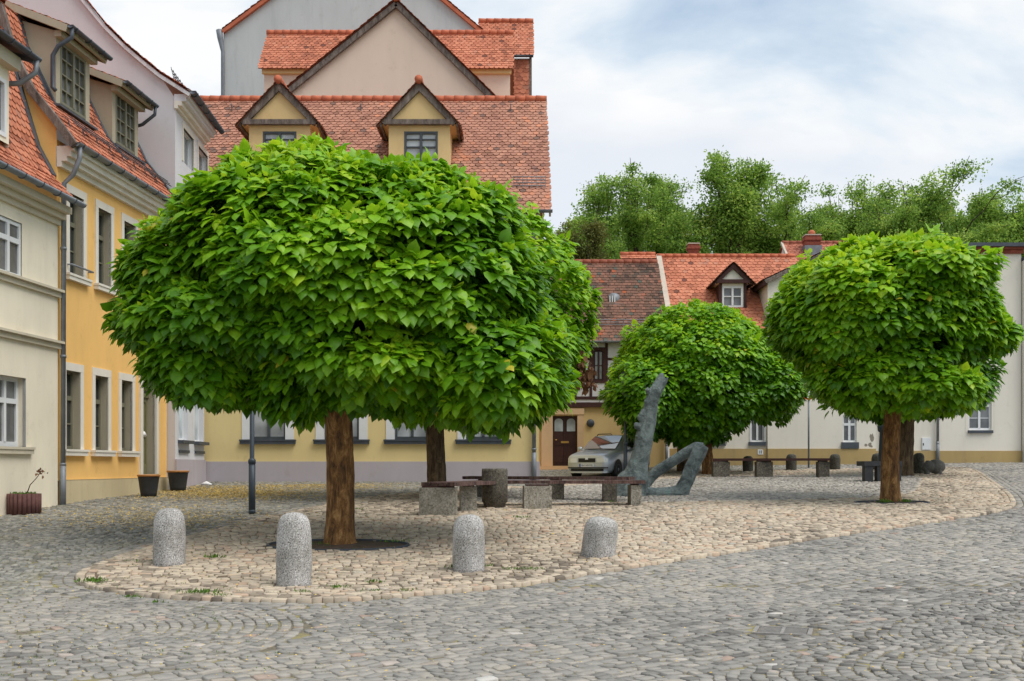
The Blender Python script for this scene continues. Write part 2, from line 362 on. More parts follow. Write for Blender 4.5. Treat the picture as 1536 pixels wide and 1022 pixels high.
def vnoise(p, s, seed=0):
    """smooth value noise, vectorised"""
    q = np.asarray(p, float)*s+seed*17.31; i = np.floor(q).astype(np.int64); f = q-i; f = f*f*(3-2*f); out = 0
    for dx in (0, 1):
        for dy in (0, 1):
            for dz in (0, 1):
                h = (i[:, 0]+dx)*374761393+(i[:, 1]+dy)*668265263+(i[:, 2]+dz)*2147483647+seed*974711
                h = (h ^ (h >> 13))*1274126177; h = (h ^ (h >> 16)) & 0xffff
                w = (f[:, 0] if dx else 1-f[:, 0])*(f[:, 1] if dy else 1-f[:, 1])*(f[:, 2] if dz else 1-f[:, 2])
                out = out+w*h/65535.0
    return out*2-1
# ------------------------------------------------------------------ camera, light, sky
scn = bpy.context.scene
cam = bpy.data.cameras.new('camera'); co = bpy.data.objects.new('camera', cam); C.objects.link(co)
co.location = (0, 0, EYE); co.rotation_euler = (R(90), 0, 0)
cam.sensor_width = 36; cam.lens = FP*36/1536; cam.shift_y = (HY-511)/1536; cam.clip_end = 3000; cam.clip_start = .1
scn.camera = co
SUN_EL, SUN_AZ = 60, 120           # azimuth clockwise from +Y (north): high, from the right and a little behind the camera
sl = bpy.data.lights.new('sun', 'SUN'); so = bpy.data.objects.new('sun', sl); C.objects.link(so)
sl.energy = 1.9; sl.angle = R(42); sl.color = (1, .95, .88)
dv = Vector((math.sin(R(SUN_AZ))*math.cos(R(SUN_EL)), math.cos(R(SUN_AZ))*math.cos(R(SUN_EL)), math.sin(R(SUN_EL))))
so.rotation_euler = dv.to_track_quat('Z', 'Y').to_euler(); so.location = (10, -10, 30)
w = bpy.data.worlds.new('World'); scn.world = w; w.use_nodes = True; nt = w.node_tree
bg = nt.nodes['Background']
sky = N(nt, 'ShaderNodeTexSky', sky_type='NISHITA'); sky.sun_disc = False; sky.sun_elevation = R(SUN_EL); sky.sun_rotation = R(SUN_AZ)
nt.links.new(sky.outputs[0], bg.inputs[0]); bg.inputs[1].default_value = .1
tc = N(nt, 'ShaderNodeTexCoord'); mp = N(nt, 'ShaderNodeMapping'); mp.inputs['Scale'].default_value = (1, 1, 2.6); mp.inputs['Location'].default_value = (3.1, 1.9, .6)
nt.links.new(tc.outputs['Generated'], mp.inputs[0])
n1 = N(nt, 'ShaderNodeTexNoise'); n1.inputs['Scale'].default_value = 2.6; n1.inputs['Detail'].default_value = 9; n1.inputs['Roughness'].default_value = .55; n1.inputs['Distortion'].default_value = .35
nt.links.new(mp.outputs[0], n1.inputs[0])
cr = ramp(nt, [(.38, (.38, .48, .61)), (.47, (.50, .59, .69)), (.535, (.64, .695, .75)), (.60, (.765, .775, .785)), (.70, (.80, .80, .80))]); nt.links.new(n1.outputs[0], cr.inputs[0])
b2 = N(nt, 'ShaderNodeBackground'); nt.links.new(cr.outputs[0], b2.inputs[0]); b2.inputs[1].default_value = .82
n2 = N(nt, 'ShaderNodeTexNoise'); n2.inputs['Scale'].default_value = 1.7; n2.inputs['Detail'].default_value = 7
nt.links.new(mp.outputs[0], n2.inputs[0]); c2 = ramp(nt, [(.36, (.72,)*3), (.48, (1, 1, 1))]); nt.links.new(n2.outputs[0], c2.inputs[0])
mx = N(nt, 'ShaderNodeMixShader'); nt.links.new(c2.outputs[0], mx.inputs[0]); nt.links.new(bg.outputs[0], mx.inputs[1]); nt.links.new(b2.outputs[0], mx.inputs[2])
nt.links.new(mx.outputs[0], nt.nodes['World Output'].inputs[0])
vs = scn.view_settings; vs.view_transform = 'Standard'; vs.look = 'None'; vs.gamma = 1; vs.exposure = .64; vs.use_curve_mapping = False
scn.render.engine = 'CYCLES'
cy = scn.cycles; cy.max_bounces = 7; cy.diffuse_bounces = 4; cy.glossy_bounces = 3; cy.transmission_bounces = 4; cy.use_denoising = True; cy.sample_clamp_indirect = 6

# ------------------------------------------------------------------ ground and paving
xs = np.concatenate([[-700, -250, -90, -45], np.arange(-30, 36, 1.0), [50, 90, 250, 700]])
ys = np.concatenate([[-700, -200, -60], np.arange(-20, 64, 1.0), [80, 110, 150, 300, 900]])
gx, gy = np.meshgrid(xs, ys); gz = hz(gx.ravel(), gy.ravel())-.006
nx, ny = len(xs), len(ys)
v = np.stack([gx.ravel(), gy.ravel(), gz], 1)
ii = np.array([(j*nx+i, j*nx+i+1, (j+1)*nx+i+1, (j+1)*nx+i) for j in range(ny-1) for i in range(nx-1)])
tag(np_mesh('ground', v, np.full(len(ii), 4), ii, 'joint'), kind='structure')

def inpoly(p, poly):
    x, y = p[:, 0], p[:, 1]; r = np.zeros(len(p), bool); n = len(poly)
    for i in range(n):
        (x1, y1), (x2, y2) = poly[i], poly[(i+1) % n]
        c = ((y1 > y) != (y2 > y)); xi = (x2-x1)*(y-y1)/((y2-y1) if y2 != y1 else 1e-9)+x1
        r ^= c & (x < xi)
    return r
def gpoly(pts): return [G(*p)[:2] for p in pts]
def smooth_closed(poly, it=2):
    for _ in range(it):
        q = []
        for i in range(len(poly)):
            a, b = poly[i], poly[(i+1) % len(poly)]
            q += [(a[0]*.75+b[0]*.25, a[1]*.75+b[1]*.25), (a[0]*.25+b[0]*.75, a[1]*.25+b[1]*.75)]
        poly = q
    return poly
ISL = smooth_closed(gpoly([(105, 868), (130, 884), (200, 896), (300, 903), (450, 906), (540, 903), (650, 894), (800, 879), (925, 857), (1100, 831), (1250, 806), (1400, 786), (1490, 772),
    (1527, 760), (1520, 746), (1500, 730), (1467, 706), (1440, 702), (1380, 703), (1200, 706), (1060, 708), (1000, 712), (960, 718), (880, 727), (800, 731), (700, 735), (640, 740), (600, 743), (525, 751), (460, 766), (330, 796), (230, 822), (150, 846)]))
PLZ = smooth_closed(gpoly([(690, 757), (850, 757.5), (1000, 756), (1200, 752.5), (1320, 748), (1368, 742), (1376, 728), (1382, 716), (1300, 714), (1100, 716), (980, 722), (880, 731), (760, 736), (690, 744)]), 1)
def band_curve(poly, off):
    p = np.array(poly); t = np.roll(p, -1, 0)-np.roll(p, 1, 0); t /= np.linalg.norm(t, axis=1)[:, None]+1e-9
    return p, t
area = sum(a[0]*b[1]-b[0]*a[1] for a, b in zip(ISL, ISL[1:]+ISL[:1]))
def edge_rows(poly, offs, wid):
    """stones laid in rows parallel to the border, off metres outside it"""
    p = np.array(poly+poly[:1]); sgn = 1 if area > 0 else -1
    seg = np.diff(p, axis=0); L = np.linalg.norm(seg, axis=1); cum = np.concatenate([[0], np.cumsum(L)])
    out = []
    for o in offs:
        s = 0.0
        while s < cum[-1]:
            l = random.uniform(.10, .18); k = min(np.searchsorted(cum, s+l/2, 'right')-1, len(seg)-1)
            t = (s+l/2-cum[k])/max(L[k], 1e-6); d = seg[k]/max(L[k], 1e-6); n = np.array([d[1], -d[0]])*sgn
            q = p[k]+seg[k]*t+n*o
            out.append((q[0], q[1], math.atan2(d[1], d[0]), l/2-.005, wid/2-.005)); s += l
    return np.array(out)
def rows(x0, x1, y0, y1, ang, rw, lmin, lmax, org=(0, 0), warp=None, gap=.0055):
    """straight (or warped) rows of stones covering a box in a frame turned by ang"""
    out = []; c, s = math.cos(ang), math.sin(ang); v = y0; r = 0
    while v < y1:
        h = rw*random.uniform(.88, 1.12); n = int((x1-x0)/((lmin+lmax)/2))+2
        l = rng.uniform(lmin, lmax, n); u = x0+np.cumsum(l)-l/2-random.uniform(0, lmax)
        vv = v+h/2+.05*np.sin(u*.9+r*.05)+.025*np.sin(u*2.3+1.3+r*.4)
        if warp is not None: vv = vv+warp(u)
        X = org[0]+u*c-vv*s; Y = org[1]+u*s+vv*c; an = ang+rng.normal(0, .05, n)
        if warp is not None: an = an+np.arctan((warp(u+.02)-warp(u-.02))/.04)
        out.append(np.stack([X, Y, an, l/2-.0055, np.full(n, h/2-gap)], 1)); v += h; r += 1
    return np.concatenate(out)
def rings(org, r0, r1, rw, l):
    out = []; r = r0
    while r < r1:
        n = max(6, int(2*math.pi*r/l)); a = np.arange(n)/n*2*math.pi+random.random()
        out.append(np.stack([org[0]+r*np.cos(a), org[1]+r*np.sin(a), a+math.pi/2, np.full(n, math.pi*r/n-.007), np.full(n, rw/2-.007)], 1)); r += rw*random.uniform(.95, 1.05)
    return np.concatenate(out)
def stones(name, S, mat, lift=0.0, rough=.006, vis=1.0):
    # keep what the square could show
    D = S[:, 1]; S = S[(D > 6.4) & (np.abs(S[:, 0]) < .78*D+3.0)]
    n = len(S); k = 8
    base = np.array([(-1, -.7), (-.78, -1), (.78, -1), (1, -.7), (1, .7), (.78, 1), (-.78, 1), (-1, .7)])
    ringsz = [(1.0, -.07), (.985, -.004), (.90, .0035)]
    jit = rng.normal(0, .05, (n, k, 2)); tilt = rng.normal(0, .012, (n, 2)); lf = rng.normal(0, rough, n)
    cs, sn = np.cos(S[:, 2]), np.sin(S[:, 2]); allv = []
    for scl, dz in ringsz:
        q = (base[None]+jit)*scl; a = q[..., 0]*S[:, 3:4]; b = q[..., 1]*S[:, 4:5]
        X = S[:, 0:1]+a*cs[:, None]-b*sn[:, None]; Y = S[:, 1:2]+a*sn[:, None]+b*cs[:, None]
        Z = dz+lf[:, None]*(dz > -.05)+(q[..., 0]*tilt[:, 0:1]+q[..., 1]*tilt[:, 1:2])*.35*(dz > -.05)+lift
        Z = Z+hz(X.ravel(), Y.ravel()).reshape(X.shape)+.006
        allv.append(np.stack([X, Y, Z], -1))
    V = np.concatenate(allv, 1).reshape(-1, 3)
    tf = [(r*k+j, r*k+(j+1) % k, (r+1)*k+(j+1) % k, (r+1)*k+j) for r in range(2) for j in range(k)]+[tuple(range(2*k, 3*k))]
    ln, idx, nf = instances(3*k, tf, None, n)
    t = np.clip(rng.beta(1.7, 1.7, n)*.9+.25*vnoise(np.stack([S[:, 0], S[:, 1], S[:, 0]*0], 1), .45, 3), 0, .93)
    k9 = rng.random(n) > .982; t[k9] = rng.uniform(.93, 1.0, int(k9.sum()))
    return tag(np_mesh(name, V, ln, idx, mat, tint=np.repeat(t, nf)), kind='structure')
isl_in = lambda S: inpoly(S, ISL)
# sandy island
pa, pb = G(540, 902), G(1400, 785); ANG = math.atan2(pb[1]-pa[1], pb[0]-pa[0])
S = rows(-14, 26, 2, 45, ANG*.25, .12, .10, .19, warp=lambda u: .12*np.sin(u*.6), gap=.009)
inner = edge_rows(ISL, [-.06, -.18], .12)
ins = np.array(ISL)
def near_edge(S, poly, d):
    p = np.array(poly+poly[:1]); r = np.full(len(S), 1e9)
    for a, b in zip(p, p[1:]):
        e = b-a; L2 = e@e+1e-9; t = np.clip(((S[:, :2]-a)@e)/L2, 0, 1); q = a+t[:, None]*e
        r = np.minimum(r, np.hypot(S[:, 0]-q[:, 0], S[:, 1]-q[:, 1]))
    return r < d
TREE_PITS = [(G(507, 822), 1.08), (G(1338, 757), .8)]
def pit_free(S):
    k = np.ones(len(S), bool)
    for (x, y, z), r in TREE_PITS: k &= np.hypot(S[:, 0]-x, (S[:, 1]-y)*2) > r+.06
    return k
S = S[inpoly(S, ISL) & ~inpoly(S, PLZ)]; S = S[~near_edge(S, ISL, .24)]
S = np.concatenate([S, inner]); S = S[pit_free(S)]
stones('sandy_paving', S, 'sand_stone', .04, .006)
# bed of the island
cell = .18; bx, by = np.meshgrid(np.arange(-9, 20, cell), np.arange(11, 48, cell)); cc = np.stack([bx.ravel(), by.ravel()], 1)
cc = cc[inpoly(cc, ISL) & ~near_edge(np.pad(cc, ((0, 0), (0, 1))), ISL, .12)]
q = np.array([(-1, -1), (1, -1), (1, 1), (-1, 1)])*cell/2
V = (cc[:, None]+q[None]).reshape(-1, 2); V = np.column_stack([V, hz(V[:, 0], V[:, 1])+.034])
tag(np_mesh('paving_bed', V, np.full(len(cc), 4), np.arange(len(V)), 'joint_sand', smooth=False), kind='structure')
S = rows(-4, 16, 18, 40, .03, .105, .09, .13); S = S[inpoly(S, PLZ)]; S = S[~near_edge(S, PLZ, .08)]
S = np.concatenate([S, np.column_stack([edge_rows(PLZ, [.0], .13)])]); S = S[pit_free(S)]
stones('plaza_paving', S, 'plaza_stone', .045, .006)
# fan-laid corner, bottom right
f0, f1 = G(1230, 945), G(1530, 934); fa = math.atan2(f1[1]-f0[1], f1[0]-f0[0])
l0, l1 = G(1060, 1021), G(1536, 866)
def right_of(S): return (l1[0]-l0[0])*(S[:, 1]-l0[1])-(l1[1]-l0[1])*(S[:, 0]-l0[0]) < 0
W = 1.5
S = rows(-10, 10, -6, 14, fa+math.pi/2, .115, .085, .11, org=f0[:2], warp=lambda u: .42*(1-((np.mod(u, W)/W)*2-1)**2), gap=.010)
FAN = S[right_of(S)]; FAN = FAN[(FAN[:, 0] > -1) & ~isl_in(FAN) & ~near_edge(FAN, ISL, .5)]
# rings at the left tip, then straight rows
lc = G(40, 950); RG = rings(lc, .2, 2.6, .115, .13)
eo = edge_rows(ISL, [.08, .22, .36], .14)
MAIN = rows(-34, 34, -30, 34, ANG, .118, .10, .20, org=(2, 16))
k = inpoly(MAIN, [G(-700, 1021)[:2], (-9, 5), (20, 3), (45, 20), (40, 50), (16, 48), (8, 40), (2, 18), (-4.2, 13.4), (-5.5, 13.8), (-6.5, 12)]) & ~isl_in(MAIN) & ~near_edge(MAIN, ISL, .44) & ~right_of(MAIN)
k &= np.hypot(MAIN[:, 0]-lc[0], MAIN[:, 1]-lc[1]) > 2.62
MAIN = MAIN[k]
eo_keep = ~isl_in(eo)
RG = RG[~isl_in(RG) & ~near_edge(RG, ISL, .44)]
GRATE = G(1162, 946)
road = np.concatenate([MAIN, FAN, RG]); gfr = Fr((GRATE[0]-.24, GRATE[1]-.20), (GRATE[0]+.22, GRATE[1]-.34)); gs = (road[:, 0]-gfr.o.x)*gfr.d.x+(road[:, 1]-gfr.o.y)*gfr.d.y; gn = -((road[:, 0]-gfr.o.x)*gfr.nv.x+(road[:, 1]-gfr.o.y)*gfr.nv.y); road = road[~((gs > -.07) & (gs < .57) & (gn > -.07) & (gn < .52))]
road = np.concatenate([road, eo[eo_keep]])
stones('road', road, 'road_stone', 0, .0045)
# the quiet street along the houses
ST = rows(-20, 30, 10, 50, -.12, .105, .085, .13, warp=lambda u: .2*np.sin(u*.8))
k = ~isl_in(ST) & ~near_edge(ST, ISL, .44) & ~inpoly(ST, [G(-700, 1021)[:2], (-9, 5), (20, 3), (45, 20), (40, 50), (16, 48), (8, 40), (2, 18), (-4.2, 13.4), (-5.5, 13.8), (-6.5, 12)]) & ~right_of(ST) & (np.hypot(ST[:, 0]-lc[0], ST[:, 1]-lc[1]) > 2.62)
stones('street', ST[k], 'street_stone', 0, .006)

# drain grate
gm = MB(); GF = gfr
for i in range(8):
    a = .035+i*.05; gm.box(GF, .03, .47, -a-.024, -a, GRATE[2]-.02, GRATE[2]+.008, 'iron')
gm.box(GF, 0, .5, -.45, 0, GRATE[2]-.06, GRATE[2]-.02, 'black')
for a, b_, c, d in ((-.02, .52, -.46, -.425), (-.02, .52, -.015, .02)): gm.box(GF, a, b_, c, d, GRATE[2]-.03, GRATE[2]+.012, 'iron')
for a, b_ in ((-.02, .02), (.235, .265), (.48, .52)): gm.box(GF, a, b_, -.425, -.015, GRATE[2]-.03, GRATE[2]+.0115, 'iron')
tag(gm.build('drain_grate', loc=GRATE), 'slotted iron drain grate set in the grey road setts', 'drain grate')
# ------------------------------------------------------------------ roofs
def tile_fields(name, fields, mat, parent, tw=.185, th=.165, extra=None, seed=1, round_=.95):
    """one roof mesh: rows of round-ended clay tiles over flat fields (O, U, V, ulen, vlen[, keep])"""
    r_ = np.random.default_rng(seed); V_, L_, I_, T_ = [], [], [], []; off = 0
    arc = [(-.5, .36), (-.38, .13), (-.14, 0), (.14, 0), (.38, .13), (.5, .36)]
    for fld in fields:
        O, U, V, ul, vl = [np.array(q, float) if hasattr(q, '__len__') else q for q in fld[:5]]
        U /= np.linalg.norm(U); V /= np.linalg.norm(V); Nn = np.cross(U, V); Nn /= np.linalg.norm(Nn)
        nr = max(1, int(round(vl/th))); rh = vl/nr; nc = max(1, int(round(ul/tw))); cw = ul/nc
        c, r = np.meshgrid(np.arange(nc+1), np.arange(nr)); c, r = c.ravel(), r.ravel()
        u = (c+.5-.5*(r % 2))*cw; u = np.clip(u, cw*.3, ul-cw*.3); v = r*rh-.03
        k = ~((r % 2 == 0) & (c == nc)); u, v, r = u[k], v[k], r[k]
        if len(fld) > 5 and fld[5] is not None:
            k = fld[5](u, v+rh*.5); u, v, r = u[k], v[k], r[k]
        n = len(u)
        if n == 0: continue
        L = rh*1.75
        pts = [(a*(cw-.008), b*cw*round_, .042) for a, b in arc]+[(.5*(cw-.008), L, .003), (-.5*(cw-.008), L, .003)]
        low = [(a*(cw-.008), b*cw*round_, .016) for a, b in arc]
        tp = np.array(pts+low)                           # 8 + 6
        du = r_.normal(0, .006, n); dv = r_.normal(0, .007, n); dn = np.abs(r_.normal(0, .004, n)); sk = r_.normal(0, .02, n)
        uu = u[:, None]+tp[None, :, 0]+du[:, None]-sk[:, None]*tp[None, :, 1]; vv = v[:, None]+tp[None, :, 1]+dv[:, None]; nn = tp[None, :, 2]+dn[:, None]
        top = vv > vl+.02; vv = np.minimum(vv, vl+.01)
        P = O+uu[..., None]*U+vv[..., None]*V+nn[..., None]*Nn
        tf = [tuple(range(8))]+[(i, 8+i, 9+i, i+1) for i in range(5)]
        ln = np.array([len(f) for f in tf]); fl = np.concatenate([np.array(f) for f in tf])
        V_.append(P.reshape(-1, 3)); L_.append(np.tile(ln, n)); I_.append((np.arange(n)[:, None]*14+fl[None]).ravel()+off); off += n*14
        cen = P.mean(1); t = np.clip(.45+.22*vnoise(cen, .9, seed)+r_.normal(0, .2, n), 0, .94); t[r_.random(n) > .975] = 1
        T_.append(np.repeat(t, len(tf)))
        if len(fld) <= 5 or fld[5] is None:
            b = np.array([O-.012*Nn, O+U*ul-.012*Nn, O+U*ul+V*vl-.012*Nn, O+V*vl-.012*Nn]); 
        else: b = fld[6] if len(fld) > 6 else None
        if b is not None:
            b = np.array(b); V_.append(b); L_.append([len(b)]); I_.append(np.arange(len(b))+off); off += len(b); T_.append([.1])
    return np_mesh(name, np.concatenate(V_), np.concatenate(L_), np.concatenate(I_), mat, parent, tint=np.concatenate(T_), smooth=False, loc=wloc(parent))
def ridge_tiles(mb, a, b, r=.11, mat='ridge', pitch=.34):
    a, b = Vector(a), Vector(b); L = (b-a).length; n = max(1, int(L/pitch)); d = (b-a)/n
    for i in range(n):
        p = a+d*i; mb.tube([p-d*.06, p+d*1.0], [r*1.08, r*.94], mat, 10, True, True)
def gutter(mb, a, b, r=.075, mat='zinc'):
    a, b = Vector(a), Vector(b); d = (b-a).normalized(); x = d.cross(Vector((0, 0, 1))).normalized(); k = 8
    vs = []
    for p in (a, b):
        for R_ in (r, r-.012):
            for j in range(k+1):
                t = math.pi*j/k; vs.append(p+x*(R_*math.cos(t))-Vector((0, 0, R_*math.sin(t))))
    n = k+1; fs = []
    for j in range(k): fs += [(j, j+1, 2*n+j+1, 2*n+j), (n+j, 3*n+j, 3*n+j+1, n+j+1)]
    fs += [(0, 2*n, 3*n, n), (k, n+k, 3*n+k, 2*n+k)]
    fs += [tuple(range(n)), tuple(2*n+j for j in reversed(range(n)))]
    mb.add(vs, fs, mat, True)
    L = (b-a).length; q = int(L/.75)
    for i in range(q+1):
        p = a+d*(L*(i+.3)/(q+1)); pts = [p+x*((r+.006)*math.cos(t))-Vector((0, 0, (r+.006)*math.sin(t))) for t in [math.pi*j/8 for j in range(9)]]
        for u, v in zip(pts, pts[1:]): mb.beam(u, v, .03, .008, 'zinc_dark', d)
def downpipe(name, parent, pts, r=.05, mat='zinc', brk=1.9):
    mb = MB(); mb.tube(pts, r, mat, 10)
    a, b = Vector(pts[-2]), Vector(pts[-1]); L = (b-a).length; q = int(L/brk)
    for i in range(q):
        p = a+(b-a)*((i+.6)/q); mb.tube([p-(b-a).normalized()*.03, p+(b-a).normalized()*.03], r+.014, mat, 10)
    p = b; mb.tube([p+(a-b).normalized()*.9, p], r+.012, mat, 10)
    return mb.build(name, parent)
# ------------------------------------------------------------------ windows and doors
def window(parent, F, rc, n=-.18, frame='frame_white', glass='glass', style='cross', surround=None, sill=None, fw=.06, sw=.14, label=None, curtain=None):
    a, b, c, d = rc; mb = MB(); t = n-.05; g = MB()
    def bar(s0, s1, z0, z1, k=0): mb.box(F, s0, s1, t, n+k, z0, z1, frame)
    bar(a, a+fw, c, d); bar(b-fw, b, c, d); bar(a+fw, b-fw, c, c+fw*1.3); bar(a+fw, b-fw, d-fw, d)
    m_ = (a+b)/2; zt = c+(d-c)*.66
    if style in ('cross', 'cross2'):
        bar(m_-.045, m_+.045, c+fw*1.3, d-fw, .012); bar(a+fw, m_-.045, zt-.05, zt+.05, .02); bar(m_+.045, b-fw, zt-.05, zt+.05, .02)
        if style == 'cross2':
            q = c+(zt-c)*.5
            bar(a+fw, m_-.045, q-.015, q+.015, -.01); bar(m_+.045, b-fw, q-.015, q+.015, -.01)
    elif style == 'grid':
        for k in (1, 2, 3): 
            q = c+(d-c)*k/4; bar(a+fw, b-fw, q-.016, q+.016, -.012)
        bar(m_-.045, m_+.045, c+fw, d-fw, .012)
        for k in (.25, .75):
            q = a+(b-a)*k; bar(q-.014, q+.014, c+fw, d-fw, -.011)
    elif style == 'two':
        bar(m_-.04, m_+.04, c+fw*1.3, d-fw, .012); q = c+(d-c)*.5
        bar(a+fw, m_-.04, q-.018, q+.018, -.008); bar(m_+.04, b-fw, q-.018, q+.018, -.008)
    elif style == 'plain2': bar(m_-.04, m_+.04, c+fw*1.3, d-fw, .012)
    o = mb.build('window', parent)
    g.quad(F.P(a, n-.035, c), F.P(b, n-.035, c), F.P(b, n-.035, d), F.P(a, n-.035, d), glass); g.build('pane', o)
    if surround:
        s = MB(); e = .022
        s.box(F, a-sw, a, -.05, e, c, d, surround); s.box(F, b, b+sw, -.05, e, c, d, surround); s.box(F, a-sw, b+sw, -.05, e+.003, d, d+sw*1.15, surround)
        s.build('surround', o)
    if sill:
        q = sw+.05 if surround else .05; s = MB()
        s.box(F, a-q, b+q, n, .11, c-.14 if surround else c-.09, c-.003, sill); s.box(F, a-q-.015, b+q+.015, n, .13, c-.05, c+.0, sill if surround else sill)
        s.build('sill', o)
    if label: o['label'] = label
    return o
def profile_body(mb, F, s0, s1, prof, z0, mat, sides=(True, True)):
    """gable walls following a roof profile [(n, z) ...] from the eave inwards"""
    for s, on in ((s0, sides[0]), (s1, sides[1])):
        if on: mb.poly([F.P(s, prof[0][0], z0)]+[F.P(s, n, z) for n, z in prof]+[F.P(s, prof[-1][0], z0)], mat)
def prof_fields(F, prof, s0, s1):
    out = []
    for (n0, z0), (n1, z1) in zip(prof, prof[1:]):
        O = np.array(F.P(s0, n0, z0)); V = np.array(F.P(s0, n1, z1))-O
        out.append((O, (F.d.x, F.d.y, 0), V, s1-s0, float(np.linalg.norm(V))))
    return out
def verge(mb, F, s, prof, wd, mat, h=.16):
    for (n0, z0), (n1, z1) in zip(prof, prof[1:]): mb.beam(F.P(s, n0, z0-h*.35), F.P(s, n1, z1-h*.35), wd, h, mat)
def flash(mb, F, s, prof, mat='lead', w=.2):
    for (n0, z0), (n1, z1) in zip(prof, prof[1:]): mb.beam(F.P(s, n0, z0+.05), F.P(s, n1, z1+.05), w, .07, mat)

def pipe_zbase(F, s): p = F.P(s, .1, 0); return hz1(p[0], p[1])

# ================================================================== the row of houses on the left
YF = Fr((-9.76, 24.4), (-9.28, 30.6)); YL = YF.L
CF = Fr((-9.76-.0774*9, 15.4), (-9.76, 24.4)); CL = CF.L-.02
root = empty('ochre_house', YF.P(0, 0, .6), 'ochre yellow townhouse with grey framed windows and two dormers on its orange mansard roof', 'house')
def zof(F, px, py, n=0): return F.hit(px, py, n)[1]
gz0, gz1 = zof(YF, 98.2, 674), zof(YF, 98.2, 555)
uz0, uz1 = zof(YF, 103.4, 411), zof(YF, 103.4, 289)
gw = [(YF.hit(a, 600)[0], YF.hit(b, 600)[0]) for a, b in ((98.2, 120), (142, 161.6), (181.6, 198))]
uw = [(YF.hit(a, 350)[0], YF.hit(b, 350)[0]) for a, b in ((103.4, 124.5), (146.6, 166))]
step = uw[1][0]-uw[0][0]; uw += [(uw[1][0]+step, uw[1][1]+step), (uw[1][0]+2*step, uw[1][1]+2*step)]
uw = [q for q in uw if q[1] < YL-.2]
d0, d1 = YF.hit(212, 650)[0], YF.hit(232, 650)[0]; dz1 = zof(YF, 212, 553); dz0 = zof(YF, 232, 711)
YE = 8.12; holes = [(*q, gz0, gz1) for q in gw]+[(*q, uz0, uz1) for q in uw]+[(d0, d1, dz0, dz1)]
YP = [(.42, 8.5), (-.02, 9.08), (-.55, 9.72), (-.98, 10.6), (-1.25, 11.55)]; YTOP = YP+[(-5.2, 14.4)]
mb = MB(); mb.wall(YF, 0, YL, 0, 8.6, holes, 'ochre', 0, .21, 'stone_dim')
mb.poly([YF.P(0, 0, 0), YF.P(0, 0, 8.6)]+[YF.P(0, n, z-.1) for n, z in YTOP[1:]]+[YF.P(0, -5.2, 0)], 'ochre')
mb.poly([YF.P(YL, -5.2, 0)]+[YF.P(YL, n, z-.1) for n, z in reversed(YTOP[1:])]+[YF.P(YL, 0, 8.6), YF.P(YL, 0, 0)], 'ochre')
mb.build('wall', root)
mb = MB(); mb.wall(YF, .0, d0-.16, 0, zof(YF, 91, 720), [], 'plinth_sand', .05, 0); zp = zof(YF, 91, 720)
mb.box(YF, 0, d0-.16, .0, .05, zp-.02, zp, 'plinth_sand'); mb.wall(YF, d1+.16, YL, 0, zp, [], 'plinth_sand', .05, 0); mb.box(YF, d1+.16, YL, .0, .05, zp-.02, zp, 'plinth_sand')
mb.build('plinth', root)
for q in gw: window(root, YF, (*q, gz0, gz1), -.17, 'frame_grey', 'glass', 'cross2', 'stone_trim', 'stone_trim', sw=.15)
for q in uw: window(root, YF, (*q, uz0, uz1), -.17, 'frame_grey', 'glass', 'cross2', 'stone_trim', 'stone_trim', sw=.15)
s_, z_ = YF.hit(103, 398); mb = MB(); mb.tube([YF.P(s_-.1, .12, z_), YF.P(s_+.95, .12, z_)], .022, 'zinc', 6); mb.tube([YF.P(s_-.1, -.1, z_), YF.P(s_-.1, .12, z_)], .018, 'zinc', 6); mb.tube([YF.P(s_+.95, -.1, z_), YF.P(s_+.95, .12, z_)], .018, 'zinc', 6)
mb.build('window_guard_bar', root)
# door
mb = MB(); n = -.2; zt = dz0+(dz1-dz0)*.74
for a, b, c, d, k in ((d0, d0+.1, dz0, zt, 0), (d1-.1, d1, dz0, zt, 0), (d0+.1, d1-.1, zt-.12, zt, 0), (d0+.1, d1-.1, dz0, dz0+.25, 0), (d0+.1, d1-.1, dz0+.95, dz0+1.1, 0), ((d0+d1)/2-.05, (d0+d1)/2+.05, dz0+.25, zt-.12, .01)):
    mb.box(YF, a, b, n-.05, n+k, c, d, 'door_green')
mb.box(YF, d0, d1, n-.08, n-.025, dz0, zt, 'door_green'); mb.box(YF, d0, d1, n-.05, n+.05, zt, zt+.1, 'door_green')
for c in (dz0+.35, dz0+1.2):
    for a in (d0+.14, (d0+d1)/2+.08): mb.box(YF, a, a+(d1-d0)/2-.24, n-.03, n-.008, c, c+.5, 'door_green')
o = mb.build('door', root)
mb = MB(); mb.quad(YF.P(d0, n-.03, zt+.1), YF.P(d1, n-.03, zt+.1), YF.P(d1, n-.03, dz1), YF.P(d0, n-.03, dz1), 'glass'); 
for k in (1, 2, 3): q = d0+(d1-d0)*k/4; mb.box(YF, q-.015, q+.015, n-.04, n, zt+.1, dz1, 'frame_grey')
mb.build('transom_window', o)
mb = MB(); mb.box(YF, d0-.16, d0, -.05, .055, dz0-.6, dz1, 'stone_trim'); mb.box(YF, d1, d1+.16, -.05, .055, dz0-.6, dz1, 'stone_trim'); mb.box(YF, d0-.16, d1+.16, -.05, .058, dz1, dz1+.18, 'stone_trim')
mb.box(YF, d0, d1, -.34, .12, dz0-.6, dz0, 'stone_dim'); mb.build('surround', o)
mb = MB(); s_ = d0+.25; z_ = dz0+1.0
mb.tube([YF.P(s_-.12, n+.08, z_), YF.P(s_+.05, n+.12, z_+.03), YF.P(s_+.22, n+.1, z_-.01)], [.06, .075, .05], 'paper', 7)
tag(mb.build('newspaper', loc=YF.P(s_, n+.1, z_)), 'rolled white newspaper stuck in the letter slot of the green door', 'newspaper')
